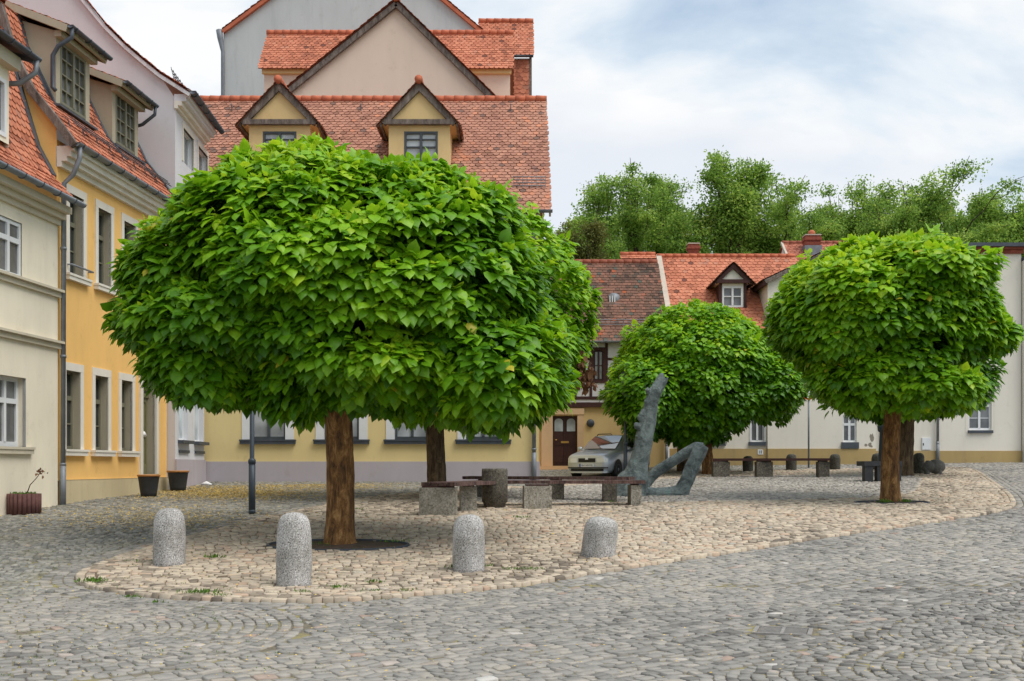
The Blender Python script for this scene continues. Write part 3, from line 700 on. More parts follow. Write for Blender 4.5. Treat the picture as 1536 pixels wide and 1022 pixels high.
# cornice, roof
mb = MB()
for n0, a, b in ((.10, 8.02, 8.14), (.22, 8.14, 8.24), (.31, 8.24, 8.36), (.38, 8.36, 8.46)): mb.box(YF, 0.0, YL-.02, -.02, n0, a, b, 'stone_trim')
mb.build('cornice', root)
roof = tile_fields('roof', prof_fields(YF, YP, 0, YL-.04)+prof_fields(YF, [YP[-1], (-5.2, 14.4)], 0, YL-.04), 'tile_orange', root, .17, .165, seed=3)
mb = MB(); verge(mb, YF, -.05, YTOP, .14, 'weathered', .16); mb.build('verge_board', roof)
mb = MB(); flash(mb, YF, YL-.1, YP, 'lead', .16); mb.build('flashing', roof)
mb = MB(); gutter(mb, YF.P(-.05, .46, 8.52), YF.P(YL-.1, .46, 8.52), .085); mb.build('gutter', root)
mb = MB()                                                         # snow guard: rails on little posts
for k in range(3): mb.tube([YF.P(.35, .2-.05*k, 9.06+.07*k), YF.P(YL-.2, .2-.05*k, 9.06+.07*k)], .012, 'zinc_dark', 5)
for i in range(9):
    s_ = .4+i*(YL-.65)/8; mb.beam(YF.P(s_, .14, 8.86), YF.P(s_, .05, 9.16), .02, .02, 'zinc_dark'); mb.beam(YF.P(s_, .05, 9.16), YF.P(s_, -.14, 9.26), .015, .015, 'zinc_dark')
mb.build('snow_guard', roof)
zb = hz1(*YF.P(.12, .1, 0)[:2])
downpipe('downpipe', root, [YF.P(.10, .46, 8.46), YF.P(.10, .46, 8.22), YF.P(.09, .32, 7.86), YF.P(.07, .12, 7.66), YF.P(.05, .11, zb-.05)], .054)
def shed_dormer(F, parent, w0, w1, wz0, wz1, nf, sl, sr, zg, prof, last):
    """dormer with a window front, cheeks running back to the mansard and a low sloping roof"""
    mb = MB(); a, b = sl, sr
    mb.wall(F, a, b, wz0-.1, zg-.1, [(w0, w1, wz0, wz1)], 'stone_dim', nf, .1)
    for s in (a, b): mb.poly([F.P(s, nf, wz0-.15), F.P(s, nf, zg-.05), F.P(s, -1.5, zg+.3), F.P(s, -1.5, wz0-.15)], 'stone_dim')
    mb.box(F, a-.08, b+.08, nf, nf+.16, zg-.2, zg-.06, 'stone_dim'); mb.box(F, w0-.13, w1+.13, nf, nf+.05, wz1+.02, wz1+.14, 'stone_dim')
    d = mb.build('dormer', parent)
    w = MB(); t = nf-.04
    def bar(p, q, c, e, k=0.0): w.box(F, p, q, t-.05, nf+.012+k, c, e, 'frame_grey')
    f = .06; bar(w0, w0+f, wz0, wz1); bar(w1-f, w1, wz0, wz1); bar(w0+f, w1-f, wz0, wz0+f); bar(w0+f, w1-f, wz1-f, wz1); m_ = (w0+w1)/2; bar(m_-.045, m_+.045, wz0+f, wz1-f, .012)
    for k in (1, 2, 3): q = wz0+(wz1-wz0)*k/4; bar(w0+f, w1-f, q-.016, q+.016, -.01)
    for k in (.25, .75): q = w0+(w1-w0)*k; bar(q-.014, q+.014, wz0+f, wz1-f, -.011)
    w.quad(F.P(w0, t-.02, wz0), F.P(w1, t-.02, wz0), F.P(w1, t-.02, wz1), F.P(w0, t-.02, wz1), 'glass_curtain'); w.build('window', d)
    O = np.array(F.P(a-.16, nf+.34, zg)); V = np.array(F.P(a-.16, -1.75, zg+.66))-O
    r = tile_fields('dormer_roof', [(O, (F.d.x, F.d.y, 0), V, b-a+.32, float(np.linalg.norm(V)))], 'tile_orange', d, .17, .17, seed=8)
    g = MB(); 
    for s in (a-.16, b+.16): g.beam(F.P(s, nf+.34, zg-.07), F.P(s, -1.5, zg+.5), .07, .16, 'stone_dim')
    g.beam(F.P(a-.16, nf+.3, zg-.06), F.P(b+.16, nf+.3, zg-.06), .06, .1, 'stone_dim', (0, 0, 1)); g.build('verge_board', d)
    g = MB(); gutter(g, F.P(a-.2, nf+.42, zg+.0), F.P(b+.2, nf+.42, zg+.0), .07, 'zinc_dark'); g.build('gutter', d)
    g = MB()
    for s in (a, b): g.beam(F.P(s, nf+.03, wz0-.16), F.P(s, -1.3, zg+.12), .16, .05, 'lead'); 
    for s in (a-.09, b+.09):
        q = [(n, z) for n, z in prof if z > wz0-.6]
        for (n0, z0), (n1, z1) in zip(q, q[1:]): g.beam(F.P(s, n0, z0+.06), F.P(s, n1, z1+.06), .13, .05, 'lead')
    g.beam(F.P(a-.12, nf+.05, wz0-.13), F.P(b+.12, nf+.05, wz0-.13), .2, .05, 'lead'); g.build('flashing', d)
    return d
def ypx(px, n): return YF.hit(px, 300, n)[0]
nf = -.42
w0, w1 = ypx(90.5, nf), ypx(128, nf); a0 = zof(YF, 90.5, 155, nf); a1 = zof(YF, 90.5, 63, nf)
dm1 = shed_dormer(YF, root, w0, w1, a0, a1, nf, w0-.2, w1+.22, 11.3, YP, False)
mb = MB(); s_ = w0-.32; mb.tube([YF.P(s_, 0.0, 11.24), YF.P(s_, 0, 11.05), YF.P(s_-.03, -.3, 10.85), YF.P(s_-.03, -.42, 10.65), YF.P(s_-.03, -.42, 9.95), YF.P(s_-.03, -.36, 9.88)], .05, 'zinc_dark', 9); mb.build('downpipe', dm1)
w0, w1 = ypx(173.5, nf), ypx(202, nf)
dm2 = shed_dormer(YF, root, w0, w1, zof(YF, 173.5, 214, nf), zof(YF, 173.5, 137, nf), nf, w0-.2, w1+.22, 11.06, YP, True)
mb = MB(); s_ = w1+.34; mb.tube([YF.P(s_, 0, 11.0), YF.P(s_, -.02, 10.8), YF.P(s_, -.35, 10.55), YF.P(s_, -.75, 10.45)], .045, 'zinc_dark', 9); mb.build('downpipe', dm2)

# ---- cream house at the left edge
root = empty('cream_house', CF.P(CL, 0, .6), 'cream house at the corner with white windows, string courses and a steep orange tiled roof', 'house')
CP = [(.48, 7.2), (-.02, 7.74), (-.38, 8.4), (-.74, 9.55), (-1.1, 10.9)]
S1 = CL
def cs(px, n=0): return CF.hit(px, 500, n)[0]
lw = (cs(-4), cs(37), zof(CF, 37, 671), zof(CF, 37, 568)); uq = (cs(-8), cs(31), zof(CF, 31, 421), zof(CF, 31, 336))
holes = [lw, uq]+[(lw[0]-2.1*k, lw[1]-2.1*k, lw[2], lw[3]) for k in (1, 2)]+[(uq[0]-2.1*k, uq[1]-2.1*k, uq[2], uq[3]) for k in (1, 2)]
mb = MB(); mb.wall(CF, 0, S1, 0, 7.2, holes, 'cream', .03, .2, 'cream'); mb.poly([CF.P(S1, .03, 0), CF.P(S1, -5, 0), CF.P(S1, -5, 7), CF.P(S1, .03, 7)], 'cream'); mb.poly([CF.P(0, .03, 0), CF.P(0, -5, 0), CF.P(0, -5, 10), CF.P(0, -1, 10), CF.P(0, .03, 7)], 'cream')
mb.build('wall', root)
mb = MB()
for z0, z1 in ((5.2, 5.36), (4.1, 4.26)):
    mb.box(CF, 0, S1+.03, .0, .10, z0, z1-.05, 'cream_trim'); mb.box(CF, 0, S1+.05, .0, .17, z1-.05, z1, 'cream_trim')
mb.build('string_course', root)
mb = MB()
for n0, a, b in ((.1, 6.74, 6.86), (.2, 6.86, 6.98), (.34, 6.98, 7.12)): mb.box(CF, 0, S1+.02, .0, n0, a, b, 'cream_trim')
mb.build('cornice', root)
for i, h in enumerate(holes):
    low = h[2] < 4
    window(root, CF, h, -.14 if low else .0, 'frame_white', 'glass_curtain', 'cross', 'frame_white' if low else 'cream_trim', 'cream_trim' if low else None, fw=.08, sw=.13 if low else .1)
roof = tile_fields('roof', prof_fields(CF, CP, 0, S1-.06)+prof_fields(CF, [CP[-1], (-5, 13.2)], 0, S1-.06), 'tile_orange', root, .185, .175, seed=5)
mb = MB(); flash(mb, CF, S1-.1, CP[1:], 'lead', .2); mb.build('flashing', roof)
mb = MB(); gutter(mb, CF.P(0, .54, 7.22), CF.P(S1+.12, .54, 7.22), .085, 'zinc'); mb.build('gutter', root)
# its dormer, only the right end in view
dn = .02; dr = CF.hit(11, 120, dn)[0]; dg = 9.72
ww0, ww1 = dr-1.15, dr-.06; wz0, wz1 = zof(CF, 10, 208, dn), zof(CF, 10, 122, dn)
mb = MB(); mb.wall(CF, dr-1.3, dr+.06, wz0-.1, dg-.1, [(ww0, ww1, wz0, wz1)], 'cream', dn, .1)
for s in (dr-1.3, dr+.06): mb.poly([CF.P(s, dn, wz0-.15), CF.P(s, dn, dg-.05), CF.P(s, -1.3, dg+.3), CF.P(s, -1.3, wz0-.15)], 'cream')
mb.box(CF, dr-1.4, dr+.14, dn, dn+.2, dg-.34, dg-.08, 'cream_trim'); d = mb.build('dormer', root)
mb = MB(); f = .08
for p, q, c, e in ((ww0, ww0+f, wz0, wz1), (ww1-f, ww1, wz0, wz1), (ww0+f, ww1-f, wz0, wz0+f), (ww0+f, ww1-f, wz1-f, wz1), ((ww0+ww1)/2-.05, (ww0+ww1)/2+.05, wz0+f, wz1-f)): mb.box(CF, p, q, dn-.1, dn+.02, c, e, 'frame_white')
mb.quad(CF.P(ww0, dn-.06, wz0), CF.P(ww1, dn-.06, wz0), CF.P(ww1, dn-.06, wz1), CF.P(ww0, dn-.06, wz1), 'glass_curtain'); mb.build('window', d)
mb = MB(); mb.poly([CF.P(dr-1.5, dn+.36, dg-.02), CF.P(dr+.3, dn+.36, dg-.02), CF.P(dr+.3, -1.4, dg+.5), CF.P(dr-1.5, -1.4, dg+.5)], 'lead'); mb.beam(CF.P(dr+.3, dn+.36, dg-.06), CF.P(dr+.3, -1.3, dg+.42), .05, .12, 'lead'); mb.build('dormer_roof', d)
mb = MB(); gutter(mb, CF.P(dr-1.5, dn+.42, dg), CF.P(dr+.42, dn+.42, dg), .08, 'zinc_dark'); s_ = dr+.34
mb.tube([CF.P(s_, dn+.42, dg-.06), CF.P(s_, dn+.40, dg-.3), CF.P(s_-.04, dn+.1, dg-.52), CF.P(s_-.2, -.25, dg-.58)], .055, 'zinc', 9); mb.build('gutter', d)

# ---- lavender house behind
LF = Fr((-9.07, 30.64), (-9.22, 34.1)); LL = LF.L
root = empty('lavender_house', LF.P(0, 0, .85), 'tall lavender white house whose bare gable rises above the orange mansard roof', 'house')
PROF = [(-8.75, 11.70), (-9.46, 12.17), (-9.93, 12.55), (-10.39, 12.94), (-10.93, 13.48), (-11.47, 14.13), (-13.2, 16.3), (-15.5, 19.2)]
uo = [LF.rect(274.5, 191, 290, 246), LF.rect(297, 206, 311, 250)]
u0z, u1z = uo[0][2]-.25, uo[0][3]
lo_ = [LF.rect(268, 600, 282, 661), LF.rect(292, 600, 305, 661)]
holes = [(a, b, u0z, u1z) for a, b, *_ in uo]+[(a, b, lo_[0][2], 4.0) for a, b, *_ in lo_]
mb = MB(); mb.wall(LF, 0, LL, 0, 11.6, holes, 'lav_white', 0, .16)
mb.poly([(-15.5, 30.64, 0), (-9.07, 30.64, 0), (-9.07, 30.64, 11.5)]+[(x-.02, 30.64, z-.06) for x, z in PROF[1:]], 'lav')
mb.build('wall', root)
mb = MB(); zp = 1.78; mb.box(LF, -.02, LL, 0, .05, 0, zp, 'lav_plinth'); mb.build('plinth', root)
for h in holes:
    low = h[2] < 5
    o = window(root, LF, h, -.13, 'frame_white', 'glass_white' if low else 'glass_curtain', 'plain2' if not low else None, None if low else 'stone_trim', None, fw=.04, sw=.12)
    if low:
        mb = MB(); mb.box(LF, h[0]-.1, h[1]+.1, -.12, .16, h[2]-.1, h[2]-.01, 'zinc_dark'); mb.box(LF, h[0]-.02, h[1]+.02, .0, .05, h[2]-.36, h[2]-.28, 'zinc_dark'); mb.build('sill', o)
mb = MB()
for n0, a, b in ((.08, 11.22, 11.3), (.18, 11.3, 11.42), (.30, 11.42, 11.52), (.38, 11.52, 11.6)): mb.box(LF, -.03, LL+.0, -.02, n0, a, b, 'lav_white' if n0 > .2 else 'stone_trim')
mb.build('cornice', root)
flds = []
pr = [(LF.o.x+.42-.0, 11.66)]+[(x, z) for x, z in PROF[1:]]
for (x0, z0), (x1, z1) in zip(pr, pr[1:]):
    O = np.array((x0, 30.5, z0)); V = np.array((x1-x0, 0, z1-z0)); flds.append((O, (-.0434, 1, 0), V, 3.75, float(np.linalg.norm(V))))
roof = tile_fields('roof', flds, 'tile_orange', root, .18, .17, seed=11)
mb = MB()
for (x0, z0), (x1, z1) in zip(pr, pr[1:]): mb.beam((x0, 30.57, z0-.1), (x1, 30.57, z1-.1), .1, .09, 'lav_white')
mb.build('verge_board', roof)
mb = MB(); 
for k in range(4): mb.tube([(-9.1-.03*k, 30.7, 12.0+.1*k), (-9.25-.03*k, 34, 12.0+.1*k)], .012, 'zinc_dark', 5)
for i in range(14): y = 30.7+i*.25; mb.beam((-9.1-.0434*(y-30.7), y, 11.95), (-9.2-.0434*(y-30.7), y, 12.36), .014, .014, 'zinc_dark')
mb.build('snow_guard', roof)
mb = MB(); gutter(mb, LF.P(-.15, .5, 11.66), LF.P(LL+.1, .5, 11.66), .09, 'zinc_dark'); mb.build('gutter', root)

# ================================================================== the pale yellow house facing the square
KD = 34.3; KF = Fr((-12.0, KD), ((808-CX)/FP*KD, KD)); KL = KF.L
root = empty('pale_yellow_house', KF.P(KL/2, 0, 1.1), 'pale yellow house on lavender plinth, broad red tiled roof with two gabled dormers', 'house')
sz = zof(KF, 600, 659.5); wz = sz+1.75
wins = [(KF.hit(c-26, 640)[0], KF.hit(c+26, 640)[0], sz, wz) for c in (402, 512.5, 618, 725)]
mb = MB(); mb.wall(KF, 0, KL, 0, 9.3, wins, 'pale_yellow', 0, .14, 'frame_white'); RP = [(.42, 9.2), (-4.5, 14.05)]
mb.poly([KF.P(KL, 0, 0), KF.P(KL, -9, 0), KF.P(KL, -9, 9.5), KF.P(KL, -4.5, 13.9), KF.P(KL, 0, 9.3)], 'pale_yellow'); mb.poly([KF.P(0, 0, 0), KF.P(0, 0, 9.3), KF.P(0, -4.5, 13.9), KF.P(0, -9, 9.5), KF.P(0, -9, 0)], 'pale_yellow')
mb.quad(KF.P(0, -9, 0), KF.P(KL, -9, 0), KF.P(KL, -9, 9.4), KF.P(0, -9, 9.4), 'pale_yellow')
mb.box(KF, 0, KL, 0, .3, 8.9, 9.12, 'stone_trim'); mb.build('wall', root)
mb = MB(); zp = zof(KF, 500, 692.5); mb.box(KF, 0, KL+.03, 0, .045, 0, zp, 'lav_plinth'); mb.build('plinth', root)
for h in wins: window(root, KF, h, -.11, 'frame_dark', 'glass_blind', 'plain2', 'frame_white', 'stone_trim', fw=.07, sw=.26)
for o in [q for q in root.children if q.name.startswith('window')]:
    for s in o.children:
        if s.name.startswith('sill'): s.data.materials.clear(); s.data.materials.append(M['zinc_dark'])
roof = tile_fields('roof', prof_fields(KF, RP, 0, KL+.36)+[(np.array(KF.P(KL+.36, -9.4, 9.3)), (-1, 0, 0), (0, -4.9, 4.75), KL+.36, 6.82)], 'tile_center', root, .186, .168, seed=21)
mb = MB(); ridge_tiles(mb, KF.P(0, -4.5, 14.1), KF.P(KL+.38, -4.5, 14.1), .12); mb.build('ridge', roof)
mb = MB(); mb.beam(KF.P(KL+.33, .4, 9.1), KF.P(KL+.33, -4.5, 13.95), .06, .18, 'mortar'); mb.beam(KF.P(KL+.33, -9.3, 9.2), KF.P(KL+.33, -4.5, 13.95), .06, .18, 'mortar'); mb.build('verge_board', roof)
for px in (349, 542, 766): 
    mb = MB()
    s_ = (px-CX)/FP*38.3+12.0
    mb.beam(KF.P(s_, -3.95, 13.5), KF.P(s_, -3.8, 13.72), .03, .05, 'zinc'); mb.beam(KF.P(s_, -3.8, 13.72), KF.P(s_, -4.0, 13.66), .03, .03, 'zinc')
    mb.build('roof_hook', roof)
mb = MB(); s0 = (770-CX)/FP*34.9+12; s1 = (818-CX)/FP*34.9+12
for k in range(4): mb.tube([KF.P(s0, -.42+.0*k, 10.15+.09*k), KF.P(s1, -.42, 10.15+.09*k)], .014, 'zinc', 5)
for i in range(8): q = s0+(s1-s0)*i/7; mb.beam(KF.P(q, -.42, 10.0), KF.P(q, -.42, 10.45), .016, .016, 'zinc')
mb.build('snow_guard', roof)
mb = MB(); gutter(mb, KF.P(0, .5, 9.2), KF.P(KL+.4, .5, 9.2), .085, 'zinc'); mb.build('gutter', root)
s_ = (801-CX)/FP*34.2+12
downpipe('downpipe', root, [KF.P(s_, .5, 9.12), KF.P(s_, .45, 8.9), KF.P(s_, .14, 8.6), KF.P(s_, .11, 1.1)], .06)
def gable_dormer(F, parent, sc_, hw, nf, zb, ze, zp, ov, back, wallm, beamm, wr, roofm, wstyle, glass, framem, tw, th, rake=.2, seedn=1, ridge=True, cheek=None):
    """gabled dormer: ze where the rakes end, zp the peak, hw half width of the front, ov half width of the gable"""
    a, b = sc_-hw, sc_+hw; mb = MB(); zt = ze+.12
    mb.wall(F, a, b, zb, zt, [wr], wallm, nf, .1, framem)
    for s in (a, b): mb.poly([F.P(s, nf, zb), F.P(s, nf, zt), F.P(s, back, zt), F.P(s, back, zb)], cheek or wallm)
    if cheek == 'timber':
        for s in (a-.02, b-.10): mb.box(F, s, s+.12, nf-.05, nf+.035, zb, ze, 'timber')
    sl = (zp-ze)/ov; iw = ov-.12
    mb.poly([F.P(sc_-iw, nf+.04, ze+.1), F.P(sc_+iw, nf+.04, ze+.1), F.P(sc_, nf+.04, ze+.1+iw*sl)], wallm)
    for k in (-1, 1): mb.beam(F.P(sc_+k*(ov-.06), nf+.09+.004*k, ze+.02), F.P(sc_-k*.06, nf+.09+.004*k, zp-.06), .14, rake, beamm, (0, 0, 1)); 
    mb.beam(F.P(sc_-ov+.1, nf+.1, ze+.06), F.P(sc_+ov-.1, nf+.1, ze+.06), .16, .15, beamm)
    for k in (-1, 1):      # boxed eave under the rake
        mb.poly([F.P(sc_+k*ov, nf+.1, ze), F.P(sc_+k*hw, nf+.1, ze-.02), F.P(sc_+k*hw, back, ze-.02), F.P(sc_+k*ov, back, ze)], wallm)
        mb.beam(F.P(sc_+k*ov, nf+.12, ze), F.P(sc_+k*ov, back, ze), .07, .16, beamm)
    d = mb.build('dormer', parent)
    w = MB(); w0, w1, z0, z1 = wr; f = .07; t = nf-.04
    def bar(p, q, c, e, k=0.0): w.box(F, p, q, t-.05, nf+.012+k, c, e, framem)
    bar(w0, w0+f, z0, z1); bar(w1-f, w1, z0, z1); bar(w0+f, w1-f, z0, z0+f); bar(w0+f, w1-f, z1-f, z1); m_ = (w0+w1)/2; bar(m_-.04, m_+.04, z0+f, z1-f, .01)
    q = z0+(z1-z0)*.52; bar(w0+f, w1-f, q-.02, q+.02, -.008)
    if wstyle == 2: q = z0+(z1-z0)*.76; bar(w0+f, w1-f, q-.015, q+.015, -.01)
    w.quad(F.P(w0, t-.02, z0), F.P(w1, t-.02, z0), F.P(w1, t-.02, z1), F.P(w0, t-.02, z1), glass); w.build('window', d)
    fl = []; ov2 = ov+.1; L = math.hypot(ov2, ov2*sl); dep = nf+.22-back; D3 = Vector((F.d.x, F.d.y, 0)); NV = Vector((F.nv.x, F.nv.y, 0)); zr = zp+.04
    O = np.array(F.P(sc_-ov2, back, zr-ov2*sl)); fl.append((O, tuple(NV), (D3.x*ov2, D3.y*ov2, ov2*sl), dep, L))
    O = np.array(F.P(sc_+ov2, nf+.22, zr-ov2*sl)); fl.append((O, tuple(-NV), (-D3.x*ov2, -D3.y*ov2, ov2*sl), dep, L))
    tile_fields('dormer_roof', fl, roofm, d, tw, th, seed=seedn)
    if ridge:
        g = MB(); ridge_tiles(g, F.P(sc_, nf+.26, zr+.02), F.P(sc_, back, zr+.02), .12); g.build('ridge', d)
    return d
for px, xl, xr in ((419.5, 363, 480), (629, 575, 689)):
    nfk = -1.0; D = KD+1.0; f = lambda x: (x-CX)/FP*D+12.0; zz = lambda y: EYE+(HY-y)/FP*D
    sc_ = f(px); wc = f(px+2.5) if px > 500 else f(px)
    wr = (wc-.52, wc+.52, zz(246), zz(197.5))
    gable_dormer(KF, root, sc_, .95, nfk, 9.9, zz(188), zz(126), (xr-xl)/2/FP*D, -5.2 if False else -4.3, 'dormer_yellow', 'weathered', wr, 'tile_center', 2, 'glass_blind', 'frame_dark', .17, .16, .20, 31+int(px))

# ================================================================== taller houses behind it
PD = 45.0; f = lambda x, D: (x-CX)/FP*D; zz = lambda y, D: EYE+(HY-y)/FP*D
root = empty('pink_gable_house', (f(595, PD), PD, 1.5), 'pinkish house behind with a wide plain pointed gable and orange roofed side wings', 'house')
pk = (f(594.7, PD), zz(4, PD)); el = (pk[0]-8.2, pk[1]-8.2*.81); er = (pk[0]+5.4, pk[1]-5.4*.98)
mb = MB(); mb.poly([(el[0], PD, 0), (er[0], PD, 0), (er[0], PD, er[1]), (pk[0], PD, pk[1]), (el[0], PD, el[1])], 'pink')
mb.quad((er[0], PD, 0), (er[0], PD+8, 0), (er[0], PD+8, er[1]), (er[0], PD, er[1]), 'pink'); mb.quad((el[0], PD+8, 0), (el[0], PD, 0), (el[0], PD, el[1]), (el[0], PD+8, el[1]), 'pink')
wl, wr_ = f(396, 47.3), f(765, 47.3)
PWF = Fr((wl, 47.3), (wr_, 47.3)); mb.box(PWF, 0, PWF.L, -6, 0, 0, zz(106, 47.3), 'pink'); mb.box(PWF, -.06, PWF.L+.06, 0, .14, zz(112, 47.3), zz(104, 47.3), 'dormer_yellow')
mb.build('wall', root)
fl = []
for (x0, z0), (x1, z1), yy, dr_ in ((el, pk, PD+4.5, 1), (er, pk, PD-.25, -1)):
    O = np.array((x0, yy if dr_ > 0 else PD-.25, z0+.06)); V = np.array((x1-x0, 0, z1-z0)); fl.append((O, (0, -dr_, 0), V, 4.75, float(np.linalg.norm(V))))
ez, rz = zz(103, 47), zz(51.5, 48.9)
O = np.array((f(387, 47), 47.0, ez)); V = np.array((0, 1.9, rz-ez)); Lw = f(770, 47)-f(387, 47); fl.append((O, (1, 0, 0), V, Lw, float(np.linalg.norm(V))))
O = np.array((f(387, 47)+Lw, 54.3, ez-1)); V = np.array((0, -5.4, rz-ez+1)); fl.append((O, (-1, 0, 0), V, Lw, float(np.linalg.norm(V))))
roof = tile_fields('roof', fl, 'tile_orange', root, .2, .18, seed=41)
mb = MB(); ridge_tiles(mb, (f(387, 47)-.02, 48.9, rz+.05), (f(770, 47)+.02, 48.9, rz+.05), .13); ridge_tiles(mb, (pk[0], PD-.28, pk[1]+.1), (pk[0], PD+3.6, pk[1]+.1), .14); mb.build('ridge', roof)
mb = MB()
for q in (el, er): mb.beam((q[0], PD-.12, q[1]-.12), (pk[0], PD-.12, pk[1]-.12), .16, .2, 'weathered')
mb.build('verge_board', roof)

QD = 55.0
root = empty('blue_grey_house', (f(540, QD), QD, 1.8), 'tall blue grey gable house with flaking plaster rising at the very back', 'house')
el, pk, er = (f(335, QD), zz(48, QD)), (f(540.8, QD), zz(-104, QD)), (f(727, QD), zz(52, QD))
mb = MB(); mb.poly([(el[0], QD, 0), (er[0], QD, 0), (er[0], QD, er[1]), (pk[0], QD, pk[1]), (el[0], QD, el[1])], 'grey_white'); mb.quad((el[0], QD+9, 0), (el[0], QD, 0), (el[0], QD, el[1]), (el[0], QD+9, el[1]), 'grey_white')
mb.quad((er[0], QD, 0), (er[0], QD+9, 0), (er[0], QD+9, er[1]), (er[0], QD, er[1]), 'grey_white')
mb.build('wall', root)
fl = []
for (x0, z0), (x1, z1), yy, dr_ in ((el, pk, QD+9, 1), (er, pk, QD-.2, -1)):
    O = np.array((x0, yy, z0+.08)); V = np.array((x1-x0, 0, z1-z0)); fl.append((O, (0, -dr_, 0), V, 9.2, float(np.linalg.norm(V))))
O = np.array((er[0]-.3, 54, zz(83, 54))); V = np.array((0, 2.0, zz(34, 56)-zz(83, 54))); fl.append((O, (1, 0, 0), V, f(800, 55)-er[0]+.3, float(np.linalg.norm(V))))
HW = [(np.array((f(766, 54.2), 54.2, 14.0)), (1, 0, 0), (0, 0, 1), f(794, 54.2)-f(766, 54.2), zz(90, 54.2)-14.0)]
roof = tile_fields('roof', fl, 'tile_orange', root, .2, .19, seed=43)
hung = tile_fields('tile_hung_wall', HW, 'tile_orange', root, .27, .2, seed=44)
mb = MB(); WF = Fr((f(722, 54.35), 54.35), (f(797, 54.35), 54.35)); mb.box(WF, 0, WF.L, -3, 0, 0, zz(86, 54.2), 'grey_white'); mb.box(WF, WF.L-.1, WF.L+.02, 0, .2, 12, zz(86, 54.2), 'weathered'); mb.build('side_wing', root)
mb = MB(); gutter(mb, (f(770, 54), 53.95, zz(84, 54)), (f(800, 54), 53.95, zz(84, 54)), .09, 'zinc_dark'); mb.build('gutter', root)
mb = MB(); ridge_tiles(mb, (er[0]-.3, 56, zz(33.5, 56)+.05), (f(800, 56), 56, zz(33.5, 56)+.05), .13); mb.build('ridge', roof)
mb = MB()
for q in (el, er): mb.beam((q[0], QD-.1, q[1]-.05), (pk[0], QD-.1, pk[1]-.05), .2, .16, 'ridge')
mb.build('verge_board', roof)
mb = MB(); x = el[0]-.12; mb.tube([(x-.05, QD-.1, el[1]+.05), (x, QD-.1, el[1]-.35), (x+.12, QD-.1, el[1]-1.0), (x+.12, QD-.1, 8)], [.16, .14, .09, .08], 'zinc', 9); mb.build('downpipe', root)
# ================================================================== half-timbered house and its neighbours at the back
HD = 46.0; HF = Fr((.2, HD), (f(1003, HD), HD)); HL = HF.L
hx = lambda px: f(px, HD)-.2
hzz = lambda y: zz(y, HD)
root = empty('half_timbered_house', HF.P(HL/2, 0, 1.45), 'half-timbered house with white panels over a yellow ground floor and a weathered brown tiled roof', 'house')
dr = (hx(829), hx(866), hzz(699), hzz(624)); wq = (hx(891), hx(904.5), hzz(571), hzz(526)); jz = hzz(607)
mb = MB(); mb.wall(HF, 0, HL, 0, jz, [dr], 'dormer_yellow', 0, .2, 'dormer_yellow'); wins = [wq]+[(wq[0]+k*1.5, wq[1]+k*1.5, wq[2], wq[3]) for k in (-2, 2, 3)]
wins = [q for q in wins if .2 < q[0] and q[1] < HL-.2]
mb.wall(HF, 0, HL, jz, 6.75, wins, 'lav_white', .06, .1); mb.box(HF, 0, HL, -.1, .06, jz-.02, jz, 'timber')
for s in (0, HL): mb.poly([HF.P(s, 0, 0), HF.P(s, 0, 6.7), HF.P(s, -3.6, 10.2), HF.P(s, -7.2, 6.7), HF.P(s, -7.2, 0)], 'dormer_yellow')
mb.build('wall', root)
mb = MB(); e = .085
mb.box(HF, 0, HL, 0, e+.06, hzz(611), hzz(604), 'timber'); mb.box(HF, 0, HL, 0, e, hzz(599.5), hzz(595), 'timber'); mb.box(HF, 0, HL, 0, e+.03, hzz(513), hzz(507), 'timber')
posts = [hx(909.5)+.63*k*1.0 for k in range(-4, 6)]
for s in posts:
    if .1 < s < HL-.1: mb.box(HF, s-.055, s+.055, 0, e, hzz(595), hzz(513), 'timber')
for y in (539, 568): 
    for s in posts:
        q = s+.055
        if q+.5 < HL and not any(a-.1 < q+.26 < b+.1 for a, b, *_ in wins): mb.box(HF, q, q+.52, 0, e-.01, hzz(y)-.05, hzz(y)+.05, 'timber')
for a, b, c, d in wins: mb.box(HF, a-.12, a, 0, e+.01, c-.1, d+.12, 'timber'); mb.box(HF, b, b+.12, 0, e+.01, c-.1, d+.12, 'timber'); mb.box(HF, a, b, 0, e+.01, d, d+.12, 'timber'); mb.box(HF, a, b, 0, e+.01, c-.1, c, 'timber')
mb.build('timber_frame', root)
for h in wins: window(root, HF, h, 0.0, 'brown_wood', 'glass_blind', 'two', fw=.05)
mb = MB(); a, b, c, d = dr; mb.box(HF, a, b, -.2, -.14, c, d, 'brown_wood')
for p, q, u, v_ in ((a+.06, (a+b)/2-.05, c+.15, c+.75), ((a+b)/2+.05, b-.06, c+.15, c+.75), (a+.06, (a+b)/2-.05, c+.85, c+1.3), ((a+b)/2+.05, b-.06, c+.85, c+1.3)): mb.box(HF, p, q, -.15, -.12, u, v_, 'brown_wood')
mb.box(HF, (a+b)/2-.03, (a+b)/2+.03, -.15, -.1, c, d, 'brown_wood'); o = mb.build('door', root)
mb = MB()
for p, q in ((a+.08, (a+b)/2-.08), ((a+b)/2+.08, b-.08)):
    pts = [HF.P(p, -.13, c+1.4), HF.P(q, -.13, c+1.4)]+[HF.P((p+q)/2+(q-p)/2*math.cos(t), -.13, c+1.78+.14*math.sin(t)) for t in [math.pi*k/8 for k in range(9)]]
    mb.poly(pts, 'glass_white')
mb.build('door_glass', o)
mb = MB(); mb.box(HF, (a+b)/2-.16, (a+b)/2+.16, -.14, -.095, c+.92, c+1.0, 'brass'); mb.build('letter_slot', o)
